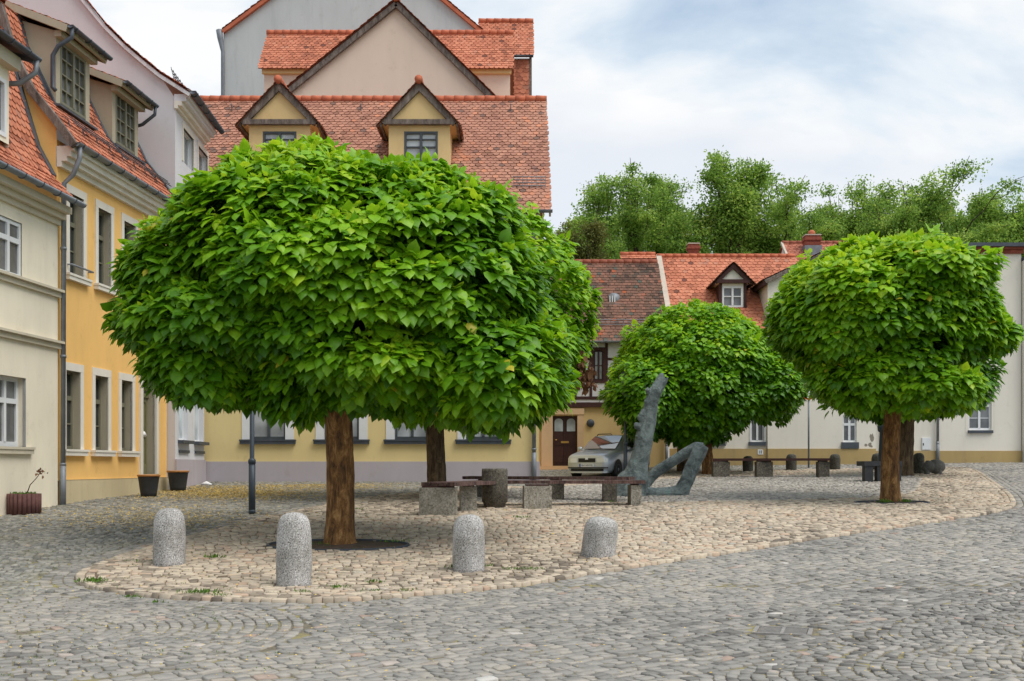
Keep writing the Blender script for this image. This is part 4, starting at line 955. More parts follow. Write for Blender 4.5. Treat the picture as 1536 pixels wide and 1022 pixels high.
mb = MB(); mb.tube([HF.P(a+.1, -.14, c+1.05), HF.P(a+.1, -.06, c+1.05), HF.P(a+.18, -.06, c+1.05)], .02, 'brass', 6); mb.build('handle', o)
M['sandstone'] = stucco('orange_sandstone', srgb(230, 196, 156, .86), .1, .3, (.4, .3, .2), .2)
mb = MB(); mb.box(HF, hx(812), a, -.02, .1, 1.2, d+.05, 'sandstone'); mb.box(HF, b, hx(875), -.02, .1, 1.2, d+.05, 'sandstone'); mb.box(HF, hx(812)-.03, hx(875)+.03, -.02, .12, d+.05, d+.3, 'sandstone'); mb.build('door_surround', root)
mb = MB(); mb.box(HF, hx(806), hx(870), -.2, .45, 1.1, c, 'sandstone'); mb.box(HF, hx(806)-.1, hx(870)+.1, .45, .85, 1.1, c-.13, 'sandstone'); mb.build('door_step', root)
p = HF.P(hx(885.6), 0, hzz(635)); mb = MB(); mb.lathe(HF.P(hx(885.6), 0, hzz(635)), [(.11, 0), (.16, .02), (.16, .07), (.12, .11), (.05, .13)], 'zinc_dark', 16, axis=(0, -1, 0)); mb.build('wall_lamp', root)
BP = [(.4, 6.6), (-3.6, zz(394, 49.6))]
roof = tile_fields('roof', prof_fields(HF, BP, -.3, HL)+[(np.array(HF.P(HL, -7.6, 6.6)), (-1, 0, 0), (0, -4, BP[1][1]-6.6), HL+.3, 5.4)], 'tile_brown', root, .18, .19, seed=51, round_=.28)
mb = MB(); ridge_tiles(mb, HF.P(-.3, -3.6, BP[1][1]+.02), HF.P(HL, -3.6, BP[1][1]+.02), .12, 'tile_old'); mb.build('ridge', roof)
mb = MB(); s = (921-CX)/FP*47.6-.2; q = zz(459, 47.9); mb.box(HF, s-.32, s+.36, -2.0, -1.35, q-.25, q+.02, 'zinc'); mb.lathe(HF.P(s, -1.75, q), [(.26, -.1), (.27, .25), (.24, .42), (.12, .5), (.02, .52)], 'zinc', 14)
for k in (-1, 0, 1): mb.box(HF, s-.1+k*.1, s-.06+k*.1, -1.53, -1.46, q+.02, q+.36, 'frame_white')
mb.build('roof_vent', roof)
mb = MB()
for k in range(3): mb.tube([HF.P(.5, -.28-.0*k, 7.35+.1*k), HF.P(HL-.5, -.28, 7.35+.1*k)], .014, 'zinc', 5)
for i in range(9): q = .5+(HL-1)*i/8; mb.beam(HF.P(q, -.28, 7.2), HF.P(q, -.28, 7.6), .018, .018, 'zinc')
mb.build('snow_guard', roof)
mb = MB(); gutter(mb, HF.P(-.2, .47, 6.6), HF.P(HL, .47, 6.6), .085, 'zinc'); mb.build('gutter', root)
zb = hz1(*HF.P(HL-.05, .1, 0)[:2]); downpipe('downpipe', root, [HF.P(HL-.1, .47, 6.5), HF.P(HL-.1, .2, 6.2), HF.P(HL-.1, .12, 6.0), HF.P(HL-.1, .12, zb)], .05)

# ---- orange roofed house
OD = 46.4; OF = Fr((f(1003, OD)+.02, OD), (f(1150, OD), OD)); OL = OF.L; ox = lambda px: f(px, OD)-OF.o.x; oz = lambda y: zz(y, OD)
root = empty('orange_roofed_house', OF.P(OL/2, 0, 1.55), 'low beige house with a bright orange tiled roof and one small dark framed dormer', 'house')
w1 = (ox(1126.5), ox(1148.5)-.06, oz(663), oz(622)); w2 = (ox(1066), ox(1086), oz(663), oz(622)); w3 = (ox(1020), ox(1040), oz(663), oz(622))
mb = MB(); mb.wall(OF, 0, OL, 0, 7.0, [w1, w2, w3], 'beige', 0, .1); mb.build('wall', root)
mb = MB(); zp = oz(673.3); mb.box(OF, 0, OL, 0, .05, 0, zp, 'tan'); mb.build('plinth', root)
mb = MB(); mb.box(OF, ox(1136), ox(1144), .05, .07, oz(682), oz(674.5), 'frame_white'); mb.box(OF, ox(1138), ox(1139), .07, .072, oz(680.5), oz(676), 'frame_dark'); mb.box(OF, ox(1140.5), ox(1142), .07, .072, oz(680.5), oz(676), 'frame_dark'); mb.build('wall_plate', root)
for h in (w1, w2, w3):
    o = window(root, OF, h, -.08, 'frame_white', 'glass_curtain', 'plain2', 'frame_white', None, fw=.05, sw=.06); mb = MB(); mb.box(OF, h[0]-.1, h[1]+.06, -.08, .09, h[2]-.16, h[2]-.005, 'zinc_dark'); mb.build('sill', o)
rz = zz(385.5, 50.2)
OP = [(.35, 7.1), (-3.8, rz)]
flds = prof_fields(OF, OP, 0, f(1192, 50.2)-OF.o.x)
O = np.array((f(931, 50.9), 50.4, zz(392.5, 50.4))); flds.append((O, (1, 0, 0), (0, .5, .42), OF.o.x-f(931, 50.9), .6))
flds.append((np.array((f(1192, 50.2), 54.5, 7.1)), (-1, 0, 0), (0, -4.3, rz-7.1), f(1192, 50.2)-f(931, 50.9), 5.6))
roof = tile_fields('roof', flds, 'tile_orange', root, .215, .225, seed=61)
mb = MB(); ridge_tiles(mb, (OF.o.x, 50.2, rz+.03), (f(1192, 50.2), 50.2, rz+.03), .11); ridge_tiles(mb, (f(931, 50.9), 50.9, zz(392.5, 50.4)+.42), (OF.o.x, 50.9, zz(392.5, 50.4)+.42), .1); mb.build('ridge', roof)
mb = MB(); mb.beam(OF.P(.06, .3, 7.18), OF.P(.06, -3.8, rz+.08), .22, .08, 'mortar'); mb.build('verge_board', roof)
def chimney(parent, xa, xb, y, z0, z1, cap=None):
    F = Fr((xa, y), (xb, y)); mb = MB(); w_ = F.L
    mb.box(F, 0, w_, -w_*.9, 0, z0, z1, 'brick'); mb.box(F, -.05, w_+.05, -w_*.9-.05, .05, z1-.22, z1-.1, 'brick'); mb.box(F, -.03, w_+.03, -w_*.9-.03, .03, z1, z1+.05, 'mortar')
    nrow = int((z1-z0)/.085)
    for i in range(nrow):
        z = z0+i*.085; 
        mb.box(F, 0, w_, .0, .006, z, z+.064, 'brick' if i % 2 else 'chimney_brick')
    if cap: mb.lathe(F.P(w_/2, -w_*.45, z1+.05), [(.16, 0), (.17, .12), (.14, .2), (.05, .25)], cap, 12)
    mb.box(F, -.06, w_+.06, -w_*.9-.06, .03, z0-.5, z0+.18, 'zinc')
    return mb.build('chimney', parent)
M['chimney_brick'] = plain('darker_brick', srgb(122, 62, 48), .9, var=.3, scale=16, bumps=.3)
chimney(roof, f(1033, 51.2), f(1049, 51.2), 51.2, rz-.3, zz(366, 51.2))
D9 = OD+.8; sc_ = f(1099, D9)-OF.o.x; z9 = lambda y: zz(y, D9)
gable_dormer(OF, root, sc_, .55, -.8, z9(470), z9(425), z9(396), .78, -3.2, 'beige', 'timber', (f(1083.5, D9)-OF.o.x, f(1114, D9)-OF.o.x, z9(461), z9(430)), 'tile_brown', 1, 'glass_curtain', 'frame_white', .17, .17, .16, 66, False, 'timber')

# ---- gable fronted house in the corner
EF = Fr((f(1150.5, OD), OD-.12), (f(1312, OD), OD-.12)); EL = EF.L; ex = lambda px: f(px, OD-.12)-EF.o.x; ez_ = lambda y: zz(y, OD-.12)
root = empty('low_gable_house', EF.P(EL/2, 0, 1.65), 'beige house with a low dark edged gable, its wall flaking beside a white window', 'house')
ev = (ex(1146), ez_(424)); pk = (ex(1272), ez_(364)); er_ = (EL+.1, ez_(390))
w1 = (ex(1264.5), ex(1285), ez_(663.5), ez_(623)); w2 = (ex(1190), ex(1208), ez_(663.5), ez_(623))
mb = MB(); mb.wall(EF, 0, EL, 0, 8.4, [w1], 'beige', 0, .1); mb.poly([EF.P(0, 0, 8.4), EF.P(EL, 0, 8.4), EF.P(EL, 0, er_[1]), EF.P(pk[0], 0, pk[1]-.1), EF.P(0, 0, ev[1])], 'beige'); mb.quad(EF.P(0, 0, 0), EF.P(0, 0, ev[1]), EF.P(0, -5, ev[1]), EF.P(0, -5, 0), 'beige'); mb.build('wall', root)
mb = MB(); mb.box(EF, 0, EL, 0, .05, 0, ez_(673.3), 'tan'); mb.build('plinth', root)
o = window(root, EF, w1, -.08, 'frame_white', 'glass_curtain', 'cross', None, None, fw=.06); mb = MB(); mb.box(EF, w1[0]-.07, w1[1]+.07, -.08, .09, w1[2]-.26, w1[2]-.005, 'zinc_dark'); mb.build('sill', o)
mb = MB(); 
for p_, q in ((ev, pk), (er_, pk)): mb.beam(EF.P(p_[0], .1, p_[1]), EF.P(q[0], .1, q[1]), .3, .16, 'weathered')
mb.beam(EF.P(ev[0], .2, ev[1]-.04), EF.P(ev[0], -5, ev[1]-.04), .14, .18, 'timber')
vb = mb
fl = []
O = np.array(EF.P(ev[0]-.12, -5, ev[1]+.04)); fl.append((O, (0, -1, 0), (pk[0]-ev[0], 0, pk[1]-ev[1]), 5.2, math.hypot(pk[0]-ev[0], pk[1]-ev[1])+.12))
O = np.array(EF.P(er_[0], .2, er_[1]+.08)); fl.append((O, (0, 1, 0), (pk[0]-er_[0], 0, pk[1]-er_[1]), 5.2, math.hypot(pk[0]-er_[0], pk[1]-er_[1])))
roof = tile_fields('roof', fl, 'tile_brown', root, .2, .2, seed=71); vb.build('verge_board', roof)
M['flake'] = stucco('bare_grey_plaster', srgb(140, 132, 120), .2, .5)
mb = MB()
for px, y, wd, hh in ((1308, 656.5, .2, .17), (1305, 667, .18, .09), (1299, 668, .15, .07), (1310, 670, .1, .05)):
    s, z = ex(px), ez_(y); s = min(s, EL-.16); mb.poly([EF.P(s+wd*.5*random.uniform(.6, 1.1)*math.cos(t), .004, z+hh*random.uniform(.6, 1.2)*math.sin(t)) for t in [2*math.pi*k/11 for k in range(11)]], 'flake')
mb.build('plaster_damage', root)

# ---- faded red roof behind the gable
D0 = 51.5; x0, x1 = f(1193, D0), f(1420, D0)
root = empty('faded_red_house', ((x0+x1)/2, D0+2, 2), 'house at the back with a faded red roof and a round capped brick chimney', 'house')
e0, r0 = zz(412, D0), zz(365.5, 54)
BF = Fr((x0, D0+.3), (x1, D0+.3)); mb = MB(); mb.box(BF, .05, BF.L, -4.6, 0, 0, e0, 'beige'); mb.poly([BF.P(.05, 0, e0), BF.P(.05, -2.2, r0-.1), BF.P(.05, -4.6, e0)], 'beige'); mb.build('wall', root)
roof = tile_fields('roof', [(np.array((x0, D0, e0)), (1, 0, 0), (0, 2.5, r0-e0), x1-x0, math.hypot(2.5, r0-e0)), (np.array((x1, D0+5, e0)), (-1, 0, 0), (0, -2.5, r0-e0), x1-x0, math.hypot(2.5, r0-e0))], 'tile_old', root, .2, .17, seed=73)
mb = MB(); ridge_tiles(mb, (x0, 54, r0+.03), (x1, 54, r0+.03), .1, 'tile_old'); mb.build('ridge', roof)
mb = MB(); mb.beam((x0-.03, D0, e0+.02), (x0-.03, 54, r0+.02), .1, .12, 'mortar'); mb.build('verge_board', roof)
chimney(roof, f(1209, 53), f(1231, 53), 53.0, zz(374, 53), zz(353, 53), 'ridge')

# ---- tall plain block on the right
TD = OD; TF = Fr((f(1312, TD)+.01, TD-.05), (f(1531, TD), TD-.05)); TL = TF.L; tx = lambda px: f(px, TD-.05)-TF.o.x; tz = lambda y: zz(y, TD-.05)
root = empty('tall_beige_house', TF.P(TL/2, 0, 1.7), 'tall plain beige house with a flat roof, a brick cornice and one white cross window', 'house')
w1 = (tx(1453), tx(1487.5), tz(645.5), tz(590)); dd = (tx(1324), tx(1365), 1.7, tz(622)); top = tz(381)
mb = MB(); mb.wall(TF, 0, TL, 0, top, [w1, dd], 'beige', 0, .12); mb.quad(TF.P(TL, 0, 0), TF.P(TL, -8, 0), TF.P(TL, -8, top), TF.P(TL, 0, top), 'beige'); mb.quad(TF.P(0, -8, 0), TF.P(0, 0, 0), TF.P(0, 0, top), TF.P(0, -8, top), 'beige'); mb.build('wall', root)
mb = MB(); zp = tz(676.5); mb.box(TF, 0, dd[0]-.12, 0, .05, 0, zp, 'tan'); mb.box(TF, dd[1]+.12, TL, 0, .05, 0, zp, 'tan'); mb.build('plinth', root)
o = window(root, TF, w1, -.1, 'frame_white', 'glass_curtain', 'cross2', None, None, fw=.07); mb = MB(); mb.box(TF, w1[0]-.03, w1[1]+.03, -.1, .09, w1[2]-.12, w1[2]-.005, 'zinc_dark'); mb.build('sill', o)
mb = MB(); 
for p_, q, c, d in ((w1[1]+.1, w1[1]+.13, w1[2]-.1, w1[3]+.16), (w1[0]-.13, w1[0]-.1, w1[2]-.1, w1[3]+.16), (w1[0]-.13, w1[1]+.13, w1[3]+.16, w1[3]+.19)): mb.box(TF, p_, q, -.01, .008, c, d, 'beige')
mb.build('surround', o)
mb = MB(); mb.box(TF, *dd[:2], -.12, -.07, dd[2], dd[3], 'brown_wood'); mb.box(TF, (dd[0]+dd[1])/2-.03, (dd[0]+dd[1])/2+.03, -.1, -.04, dd[2], dd[3], 'brown_wood'); o = mb.build('door', root)
mb = MB(); mb.box(TF, dd[0]-.12, dd[0], -.02, .06, 1.4, dd[3], 'pale_yellow'); mb.box(TF, dd[1], dd[1]+.12, -.02, .06, 1.4, dd[3], 'pale_yellow'); mb.box(TF, dd[0]-.12, dd[1]+.12, -.02, .065, dd[3], dd[3]+.14, 'pale_yellow'); mb.build('surround', o)
mb = MB(); mb.box(TF, tx(1382.5), tx(1396), 0, .05, tz(675), tz(657), 'frame_white'); mb.box(TF, tx(1383.5), tx(1385), .05, .065, tz(668.5), tz(665), 'black'); mb.box(TF, tx(1383), tx(1395.5), .05, .056, tz(674.5), tz(657.5), 'frame_white'); mb.build('meter_box', root)
mb = MB(); mb.box(TF, -.05, TL+.05, -.2, .10, top, tz(375), 'brick'); mb.box(TF, -.08, TL+.08, -.2, .18, tz(375), tz(371.5), 'brick')
for i in range(int(TL/.26)): mb.box(TF, i*.26, i*.26+.24, .1, .112, top+.02, tz(376), 'chimney_brick' if i % 3 else 'brick')
mb.build('cornice', root)
mb = MB(); mb.box(TF, -.1, TL+.3, -8, .3, tz(371.5), tz(366), 'zinc_dark'); roof = mb.build('roof', root)
mb = MB(); s = (1509-CX)/FP*48.4-TF.o.x; q = tz(366); mb.lathe(TF.P(s, -2, q), [(.62, 0), (.62, .12)], 'zinc', 20); mb.lathe(TF.P(s, -2, q+.12), [(.58, 0), (.5, .12), (.3, .2), (.05, .23)], 'glass_white', 20); mb.build('skylight', roof)
zb = hz1(*TF.P(tx(1405), .1, 0)[:2]); downpipe('downpipe', root, [TF.P(tx(1405), .14, top), TF.P(tx(1405), .12, top-.4), TF.P(tx(1405), .12, zb)], .055)
# ---- the next house beyond it, mostly out of frame
NF = Fr((f(1531.5, TD)+.02, TD-.3), (f(1531.5, TD)+9, TD-.3))
root = empty('neighbouring_house', NF.P(4, 0, 1.8), 'beige house at the right margin with a higher tan plinth, only its corner in view', 'house')
mb = MB(); mb.wall(NF, 0, NF.L, 0, top-.3, [], 'beige', 0, 0); mb.quad(NF.P(0, -7, 0), NF.P(0, 0, 0), NF.P(0, 0, top-.3), NF.P(0, -7, top-.3), 'beige'); mb.build('wall', root)
mb = MB(); mb.box(NF, -.03, NF.L, 0, .05, 0, tz(667), 'tan'); mb.build('plinth', root)
mb = MB(); mb.box(NF, -.0, NF.L+.2, -7, .2, top-.3, top-.15, 'zinc_dark'); mb.build('roof', root)
# ================================================================== trees
def nrm(a): return a/np.maximum(np.linalg.norm(a, axis=-1, keepdims=True), 1e-9)
# heart-shaped, drooping, slightly folded blade: y along the midrib, x across, z up from the blade
LEAF = np.array([(0, .0, .0), (0, .50, .05), (0, 1.05, -.16), (-.20, -.15, -.02), (-.47, .12, -.06), (-.40, .52, -.05), (-.14, .86, -.10), (.20, -.15, -.02), (.47, .12, -.06), (.40, .52, -.05), (.14, .86, -.10)])
LEAF_F = [(0, 1, 4, 3), (1, 5, 4), (1, 2, 6, 5), (0, 7, 8, 1), (1, 8, 9), (1, 9, 10, 2)]
QUAD = np.array([(0, 0, 0), (-.34, .45, .06), (0, 1, -.05), (.34, .45, .06)]); QUAD_F = [(0, 3, 2, 1)]
def leaves(name, P, Dr, Nm, size, tint, mat, parent, tv=LEAF, tf=LEAF_F, curl=None):
    n = len(P); Y = nrm(Dr); Z = nrm(Nm-(Nm*Y).sum(-1, keepdims=True)*Y); X = np.cross(Y, Z); s = size[:, None, None]
    wv = rng.uniform(.85, 1.12, n)[:, None, None]; cz = rng.uniform(.3, 1.9, n)[:, None, None]
    T = tv[None]
    V = P[:, None]+s*(T[..., 0:1]*wv*X[:, None]+T[..., 1:2]*Y[:, None]+T[..., 2:3]*cz*Z[:, None])
    ln, idx, nf = instances(len(tv), tf, None, n)
    return np_mesh(name, V.reshape(-1, 3), ln, idx, mat, parent, wloc(parent) if parent else (0, 0, 0), np.repeat(np.clip(tint, 0, 1), nf), smooth=len(tv) > 4)
def crown_points(lobes, n, seed, depth=.0, bumpy=.22, zmin=None):
    """points spread over the outside of a union of ellipsoids: (x, y, z, rx, ry, rz)"""
    r_ = np.random.default_rng(seed); L = np.array(lobes, float)
    ar = (L[:, 3]*L[:, 4]+L[:, 3]*L[:, 5]+L[:, 4]*L[:, 5]); ar /= ar.sum(); out, nor = [], []
    while sum(map(len, out)) < n:
        m_ = n; k = r_.choice(len(L), m_, p=ar); d = nrm(r_.normal(size=(m_, 3))); l = L[k]
        p = l[:, :3]+d*l[:, 3:]; nn = nrm(d/l[:, 3:])
        q = p+nn*(bumpy*(vnoise(p*np.array((1, 1, 2.6)), .95, seed)*1.25+.6*vnoise(p*np.array((1, 1, 1.6)), 2.1, seed+5)))[:, None]-nn*(depth*np.abs(r_.normal(0, 1, m_)))[:, None]
        ins = np.zeros(m_, bool)
        for j in range(len(L)): ins |= ((((p-L[j, :3])/(L[j, 3:]*.97))**2).sum(1) < 1) & (k != j)
        ok = ~ins
        if zmin is not None: ok &= q[:, 2] > zmin
        out.append(q[ok]); nor.append(nn[ok])
    return np.concatenate(out)[:n], np.concatenate(nor)[:n]
def catalpa(base, lobes, trunk_r, nshoot, label, seed, leaf=.18, bark_='bark', group='round-crowned trees of the square', per=6, bright=0.0, zfork=None, holes=(), bumpy=.20):
    x, y, z = base; root = empty('catalpa_tree', base, label, 'tree', group); r_ = np.random.default_rng(seed)
    L = np.array(lobes, float); cz = (L[:, 2]-L[:, 5]).min(); cx, cyy, czz = np.average(L[:, :3], 0, L[:, 3]*L[:, 5])
    zf = zfork or cz+.75
    mb = MB(); k = 36; hs = np.linspace(0, 1, 34); pts, rad = [], []
    for t in hs: pts.append((x+.04*math.sin(3*t+seed), y+.03*math.cos(2.3*t+seed), z-.1+(zf-z+.1)*t)); rad.append(trunk_r*(1.0-.12*t+.34*math.exp(-t*14)))
    mb.tube(pts, rad, bark_, k, True, True)
    for i_, v_ in enumerate(mb.v):
        c_ = Vector(pts[min(i_//k, len(pts)-1)]); d_ = Vector(v_)-c_; a_ = math.atan2(d_.y, d_.x); zq = v_[2]-z
        q_ = .055*mnoise.noise(Vector((math.cos(a_)*1.7, math.sin(a_)*1.7, zq*.9+seed)))+.04*mnoise.noise(Vector((math.cos(a_)*5, math.sin(a_)*5, zq*2.2+seed)))+.03*mnoise.noise(Vector((math.cos(a_)*11, math.sin(a_)*11, zq*6)))+.10*math.exp(-max(0, zq)*6)*mnoise.noise(Vector((math.cos(a_)*2.4, math.sin(a_)*2.4, seed)))
        mb.v[i_] = tuple(c_+d_*(1+q_*1.3))
    tr = mb.build('trunk', root)
    mb = MB(); top = Vector(pts[-1])
    def inside(p):
        for q in range(12):
            if any(((p.x-l[0])/l[3])**2+((p.y-l[1])/l[4])**2+((p.z-l[2])/l[5])**2 < .55 for l in L): return p
            p = p.lerp(Vector((cx, cyy, czz)), .2)
        return p
    for i in range(9):
        a = i*2*math.pi/9+r_.uniform(-.3, .3); e = r_.uniform(.25, 1.1); l = L[r_.integers(len(L))]
        tgt = Vector((cx+math.cos(a)*math.cos(e)*L[:, 3].max()*.6, cyy+math.sin(a)*math.cos(e)*L[:, 4].max()*.6, czz-.3+math.sin(e)*L[:, 5].max()*.6))
        tgt = inside(tgt); mid = top.lerp(tgt, .45)+Vector((0, 0, .25)); mb.tube([top-Vector((0, 0, .2)), top.lerp(mid, .5)+Vector((0, 0, .06)), mid, mid.lerp(tgt, .55)+Vector((0, 0, .08)), tgt], [trunk_r*.5, trunk_r*.36, trunk_r*.26, trunk_r*.15, .015], 'limb', 7)
        for j in range(3):
            b_ = mid.lerp(tgt, r_.uniform(.1, .8)); t2 = inside(b_+Vector((r_.normal(0, .8), r_.normal(0, .8), r_.uniform(.1, .9)))); mb.tube([b_, b_.lerp(t2, .5)+Vector((0, 0, .1)), t2], [.05, .035, .01], 'limb', 5)
    mb.build('limbs', tr)
    P, Nn = crown_points(lobes, nshoot, seed, .16, bumpy)
    keep = np.ones(len(P), bool)
    for hx_, hy_, hz_, hr in holes: keep &= ((P-np.array((hx_, hy_, hz_)))**2).sum(1) > hr*hr
    P, Nn = P[keep], Nn[keep]
    far_ = r_.random(len(P)) > .93; P = P+Nn*(np.where(far_, r_.uniform(.03, .12, len(P)), 0))[:, None]
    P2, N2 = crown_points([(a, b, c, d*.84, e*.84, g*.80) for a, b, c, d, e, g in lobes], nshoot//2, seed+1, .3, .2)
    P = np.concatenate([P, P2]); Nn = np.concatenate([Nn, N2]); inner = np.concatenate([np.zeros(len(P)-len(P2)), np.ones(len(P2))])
    n = len(P); up = np.array((0, 0, 1.0)); H = Nn*np.array((1, 1, .35))+up*.12; H = nrm(H)
    # every shoot bears a whorl of leaves round its tip, hanging outwards like shingles
    tip = nrm(Nn*.8+up*.55); side = nrm(np.cross(tip, r_.normal(size=(n, 3)))); oth = np.cross(tip, side)
    LP, LD, LN, LS_, LT = [], [], [], [], []
    st = .46+.13*Nn[:, 2]+.15*vnoise(P, .55, seed+9)+.12*vnoise(P, 1.7, seed+3)+r_.normal(0, .09, n)+bright-.12*inner  # tint paints light from above and young growth: upward shoots paler, inner ones darker
    for j in range(per):
        a = 2*math.pi*(j+r_.uniform(-.3, .3, n))/per; rad_ = side*np.cos(a)[:, None]+oth*np.sin(a)[:, None]
        outw = nrm(rad_*.62+H*.85+r_.normal(0, .16, (n, 3)))
        d = nrm(outw-up*(r_.uniform(.25, .95, n))[:, None]); p = P+rad_*(.05+.05*r_.random(n))[:, None]-tip*(.05*(j % 3))+outw*.03
        nn = nrm(up*.9+H*.75+r_.normal(0, .2, (n, 3)))
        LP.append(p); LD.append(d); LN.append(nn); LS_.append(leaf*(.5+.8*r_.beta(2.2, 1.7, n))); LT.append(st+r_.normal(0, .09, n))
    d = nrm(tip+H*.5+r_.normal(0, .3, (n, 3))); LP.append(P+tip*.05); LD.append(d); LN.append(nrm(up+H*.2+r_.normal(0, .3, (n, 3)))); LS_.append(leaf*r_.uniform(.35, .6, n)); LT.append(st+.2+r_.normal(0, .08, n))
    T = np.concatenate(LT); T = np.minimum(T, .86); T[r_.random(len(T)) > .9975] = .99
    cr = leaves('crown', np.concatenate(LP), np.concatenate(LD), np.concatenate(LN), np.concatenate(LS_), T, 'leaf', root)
    return root
def plobe(px, py, rx, ry, D, depth, dy=0.0):
    """an ellipsoid of a crown whose outline spans rx, ry photo pixels at distance D, depth metres deep"""
    s = D/FP; X, Y, Z = PX(px, py, D); return (X, Y+dy, Z, rx*s-.12, depth, ry*s-.12)
gA = G(507, 820); DA = gA[1]
DQ = DA+.45
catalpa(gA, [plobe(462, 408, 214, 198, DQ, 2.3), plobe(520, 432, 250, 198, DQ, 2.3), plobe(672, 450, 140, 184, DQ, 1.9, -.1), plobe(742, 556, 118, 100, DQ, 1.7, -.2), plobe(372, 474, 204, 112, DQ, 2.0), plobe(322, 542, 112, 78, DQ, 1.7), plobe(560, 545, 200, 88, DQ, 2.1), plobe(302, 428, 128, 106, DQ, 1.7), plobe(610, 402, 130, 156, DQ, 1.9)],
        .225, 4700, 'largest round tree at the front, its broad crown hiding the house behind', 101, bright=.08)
gB = (PX(653, 699, 26.5)[0], 26.5, hz1(PX(653, 699, 26.5)[0], 26.5)); DB = gB[1]
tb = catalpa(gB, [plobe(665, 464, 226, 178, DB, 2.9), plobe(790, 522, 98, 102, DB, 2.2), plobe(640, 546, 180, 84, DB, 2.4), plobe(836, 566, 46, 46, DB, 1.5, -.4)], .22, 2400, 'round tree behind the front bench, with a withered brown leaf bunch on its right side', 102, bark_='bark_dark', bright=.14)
r_ = np.random.default_rng(5); c = np.array(PX(876, 562, DB-1.3)); n = 110
P = c+r_.normal(0, 1, (n, 3))*np.array((.12, .12, .19)); leaves('withered_leaves', P, nrm(r_.normal(0, .4, (n, 3))+np.array((0, 0, -1.0))), r_.normal(0, 1, (n, 3)), r_.uniform(.08, .17, n), r_.random(n), 'leaf_dead', tb)
def at_px(px, D): X = (px-CX)/FP*D; return (X, D, hz1(X, D))
gD = at_px(1061, 39.5); DD = gD[1]
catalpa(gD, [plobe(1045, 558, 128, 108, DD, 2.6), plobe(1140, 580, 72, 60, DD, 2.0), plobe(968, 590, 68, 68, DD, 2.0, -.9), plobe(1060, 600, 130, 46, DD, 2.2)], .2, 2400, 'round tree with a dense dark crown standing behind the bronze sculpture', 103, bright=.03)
gE = at_px(1025, 42.5); DE = gE[1]
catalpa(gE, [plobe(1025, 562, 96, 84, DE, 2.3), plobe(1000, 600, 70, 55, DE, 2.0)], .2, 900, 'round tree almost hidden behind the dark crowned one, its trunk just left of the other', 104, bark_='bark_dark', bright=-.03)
gF = G(1338, 755); DF = gF[1]
hole = np.array(PX(1390, 505, DF-1.3))
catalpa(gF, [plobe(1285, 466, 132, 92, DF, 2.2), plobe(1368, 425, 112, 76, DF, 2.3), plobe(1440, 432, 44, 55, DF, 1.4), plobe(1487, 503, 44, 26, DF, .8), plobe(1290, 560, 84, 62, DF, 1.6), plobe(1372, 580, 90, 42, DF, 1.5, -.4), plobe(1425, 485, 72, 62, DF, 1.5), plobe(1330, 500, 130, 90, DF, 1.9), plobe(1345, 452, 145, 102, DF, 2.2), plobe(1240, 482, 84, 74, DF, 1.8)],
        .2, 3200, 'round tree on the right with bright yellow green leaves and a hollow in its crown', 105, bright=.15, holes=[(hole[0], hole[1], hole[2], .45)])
gG = at_px(1359, 36.5); DG = gG[1]
catalpa(gG, [plobe(1402, 540, 92, 92, DG, 2.3), plobe(1428, 578, 54, 50, DG, 1.8), plobe(1330, 590, 70, 50, DG, 1.9)], .24, 1500, 'round tree with a grey trunk close behind the bright green right one', 106, bark_='bark_dark', bright=-.03)

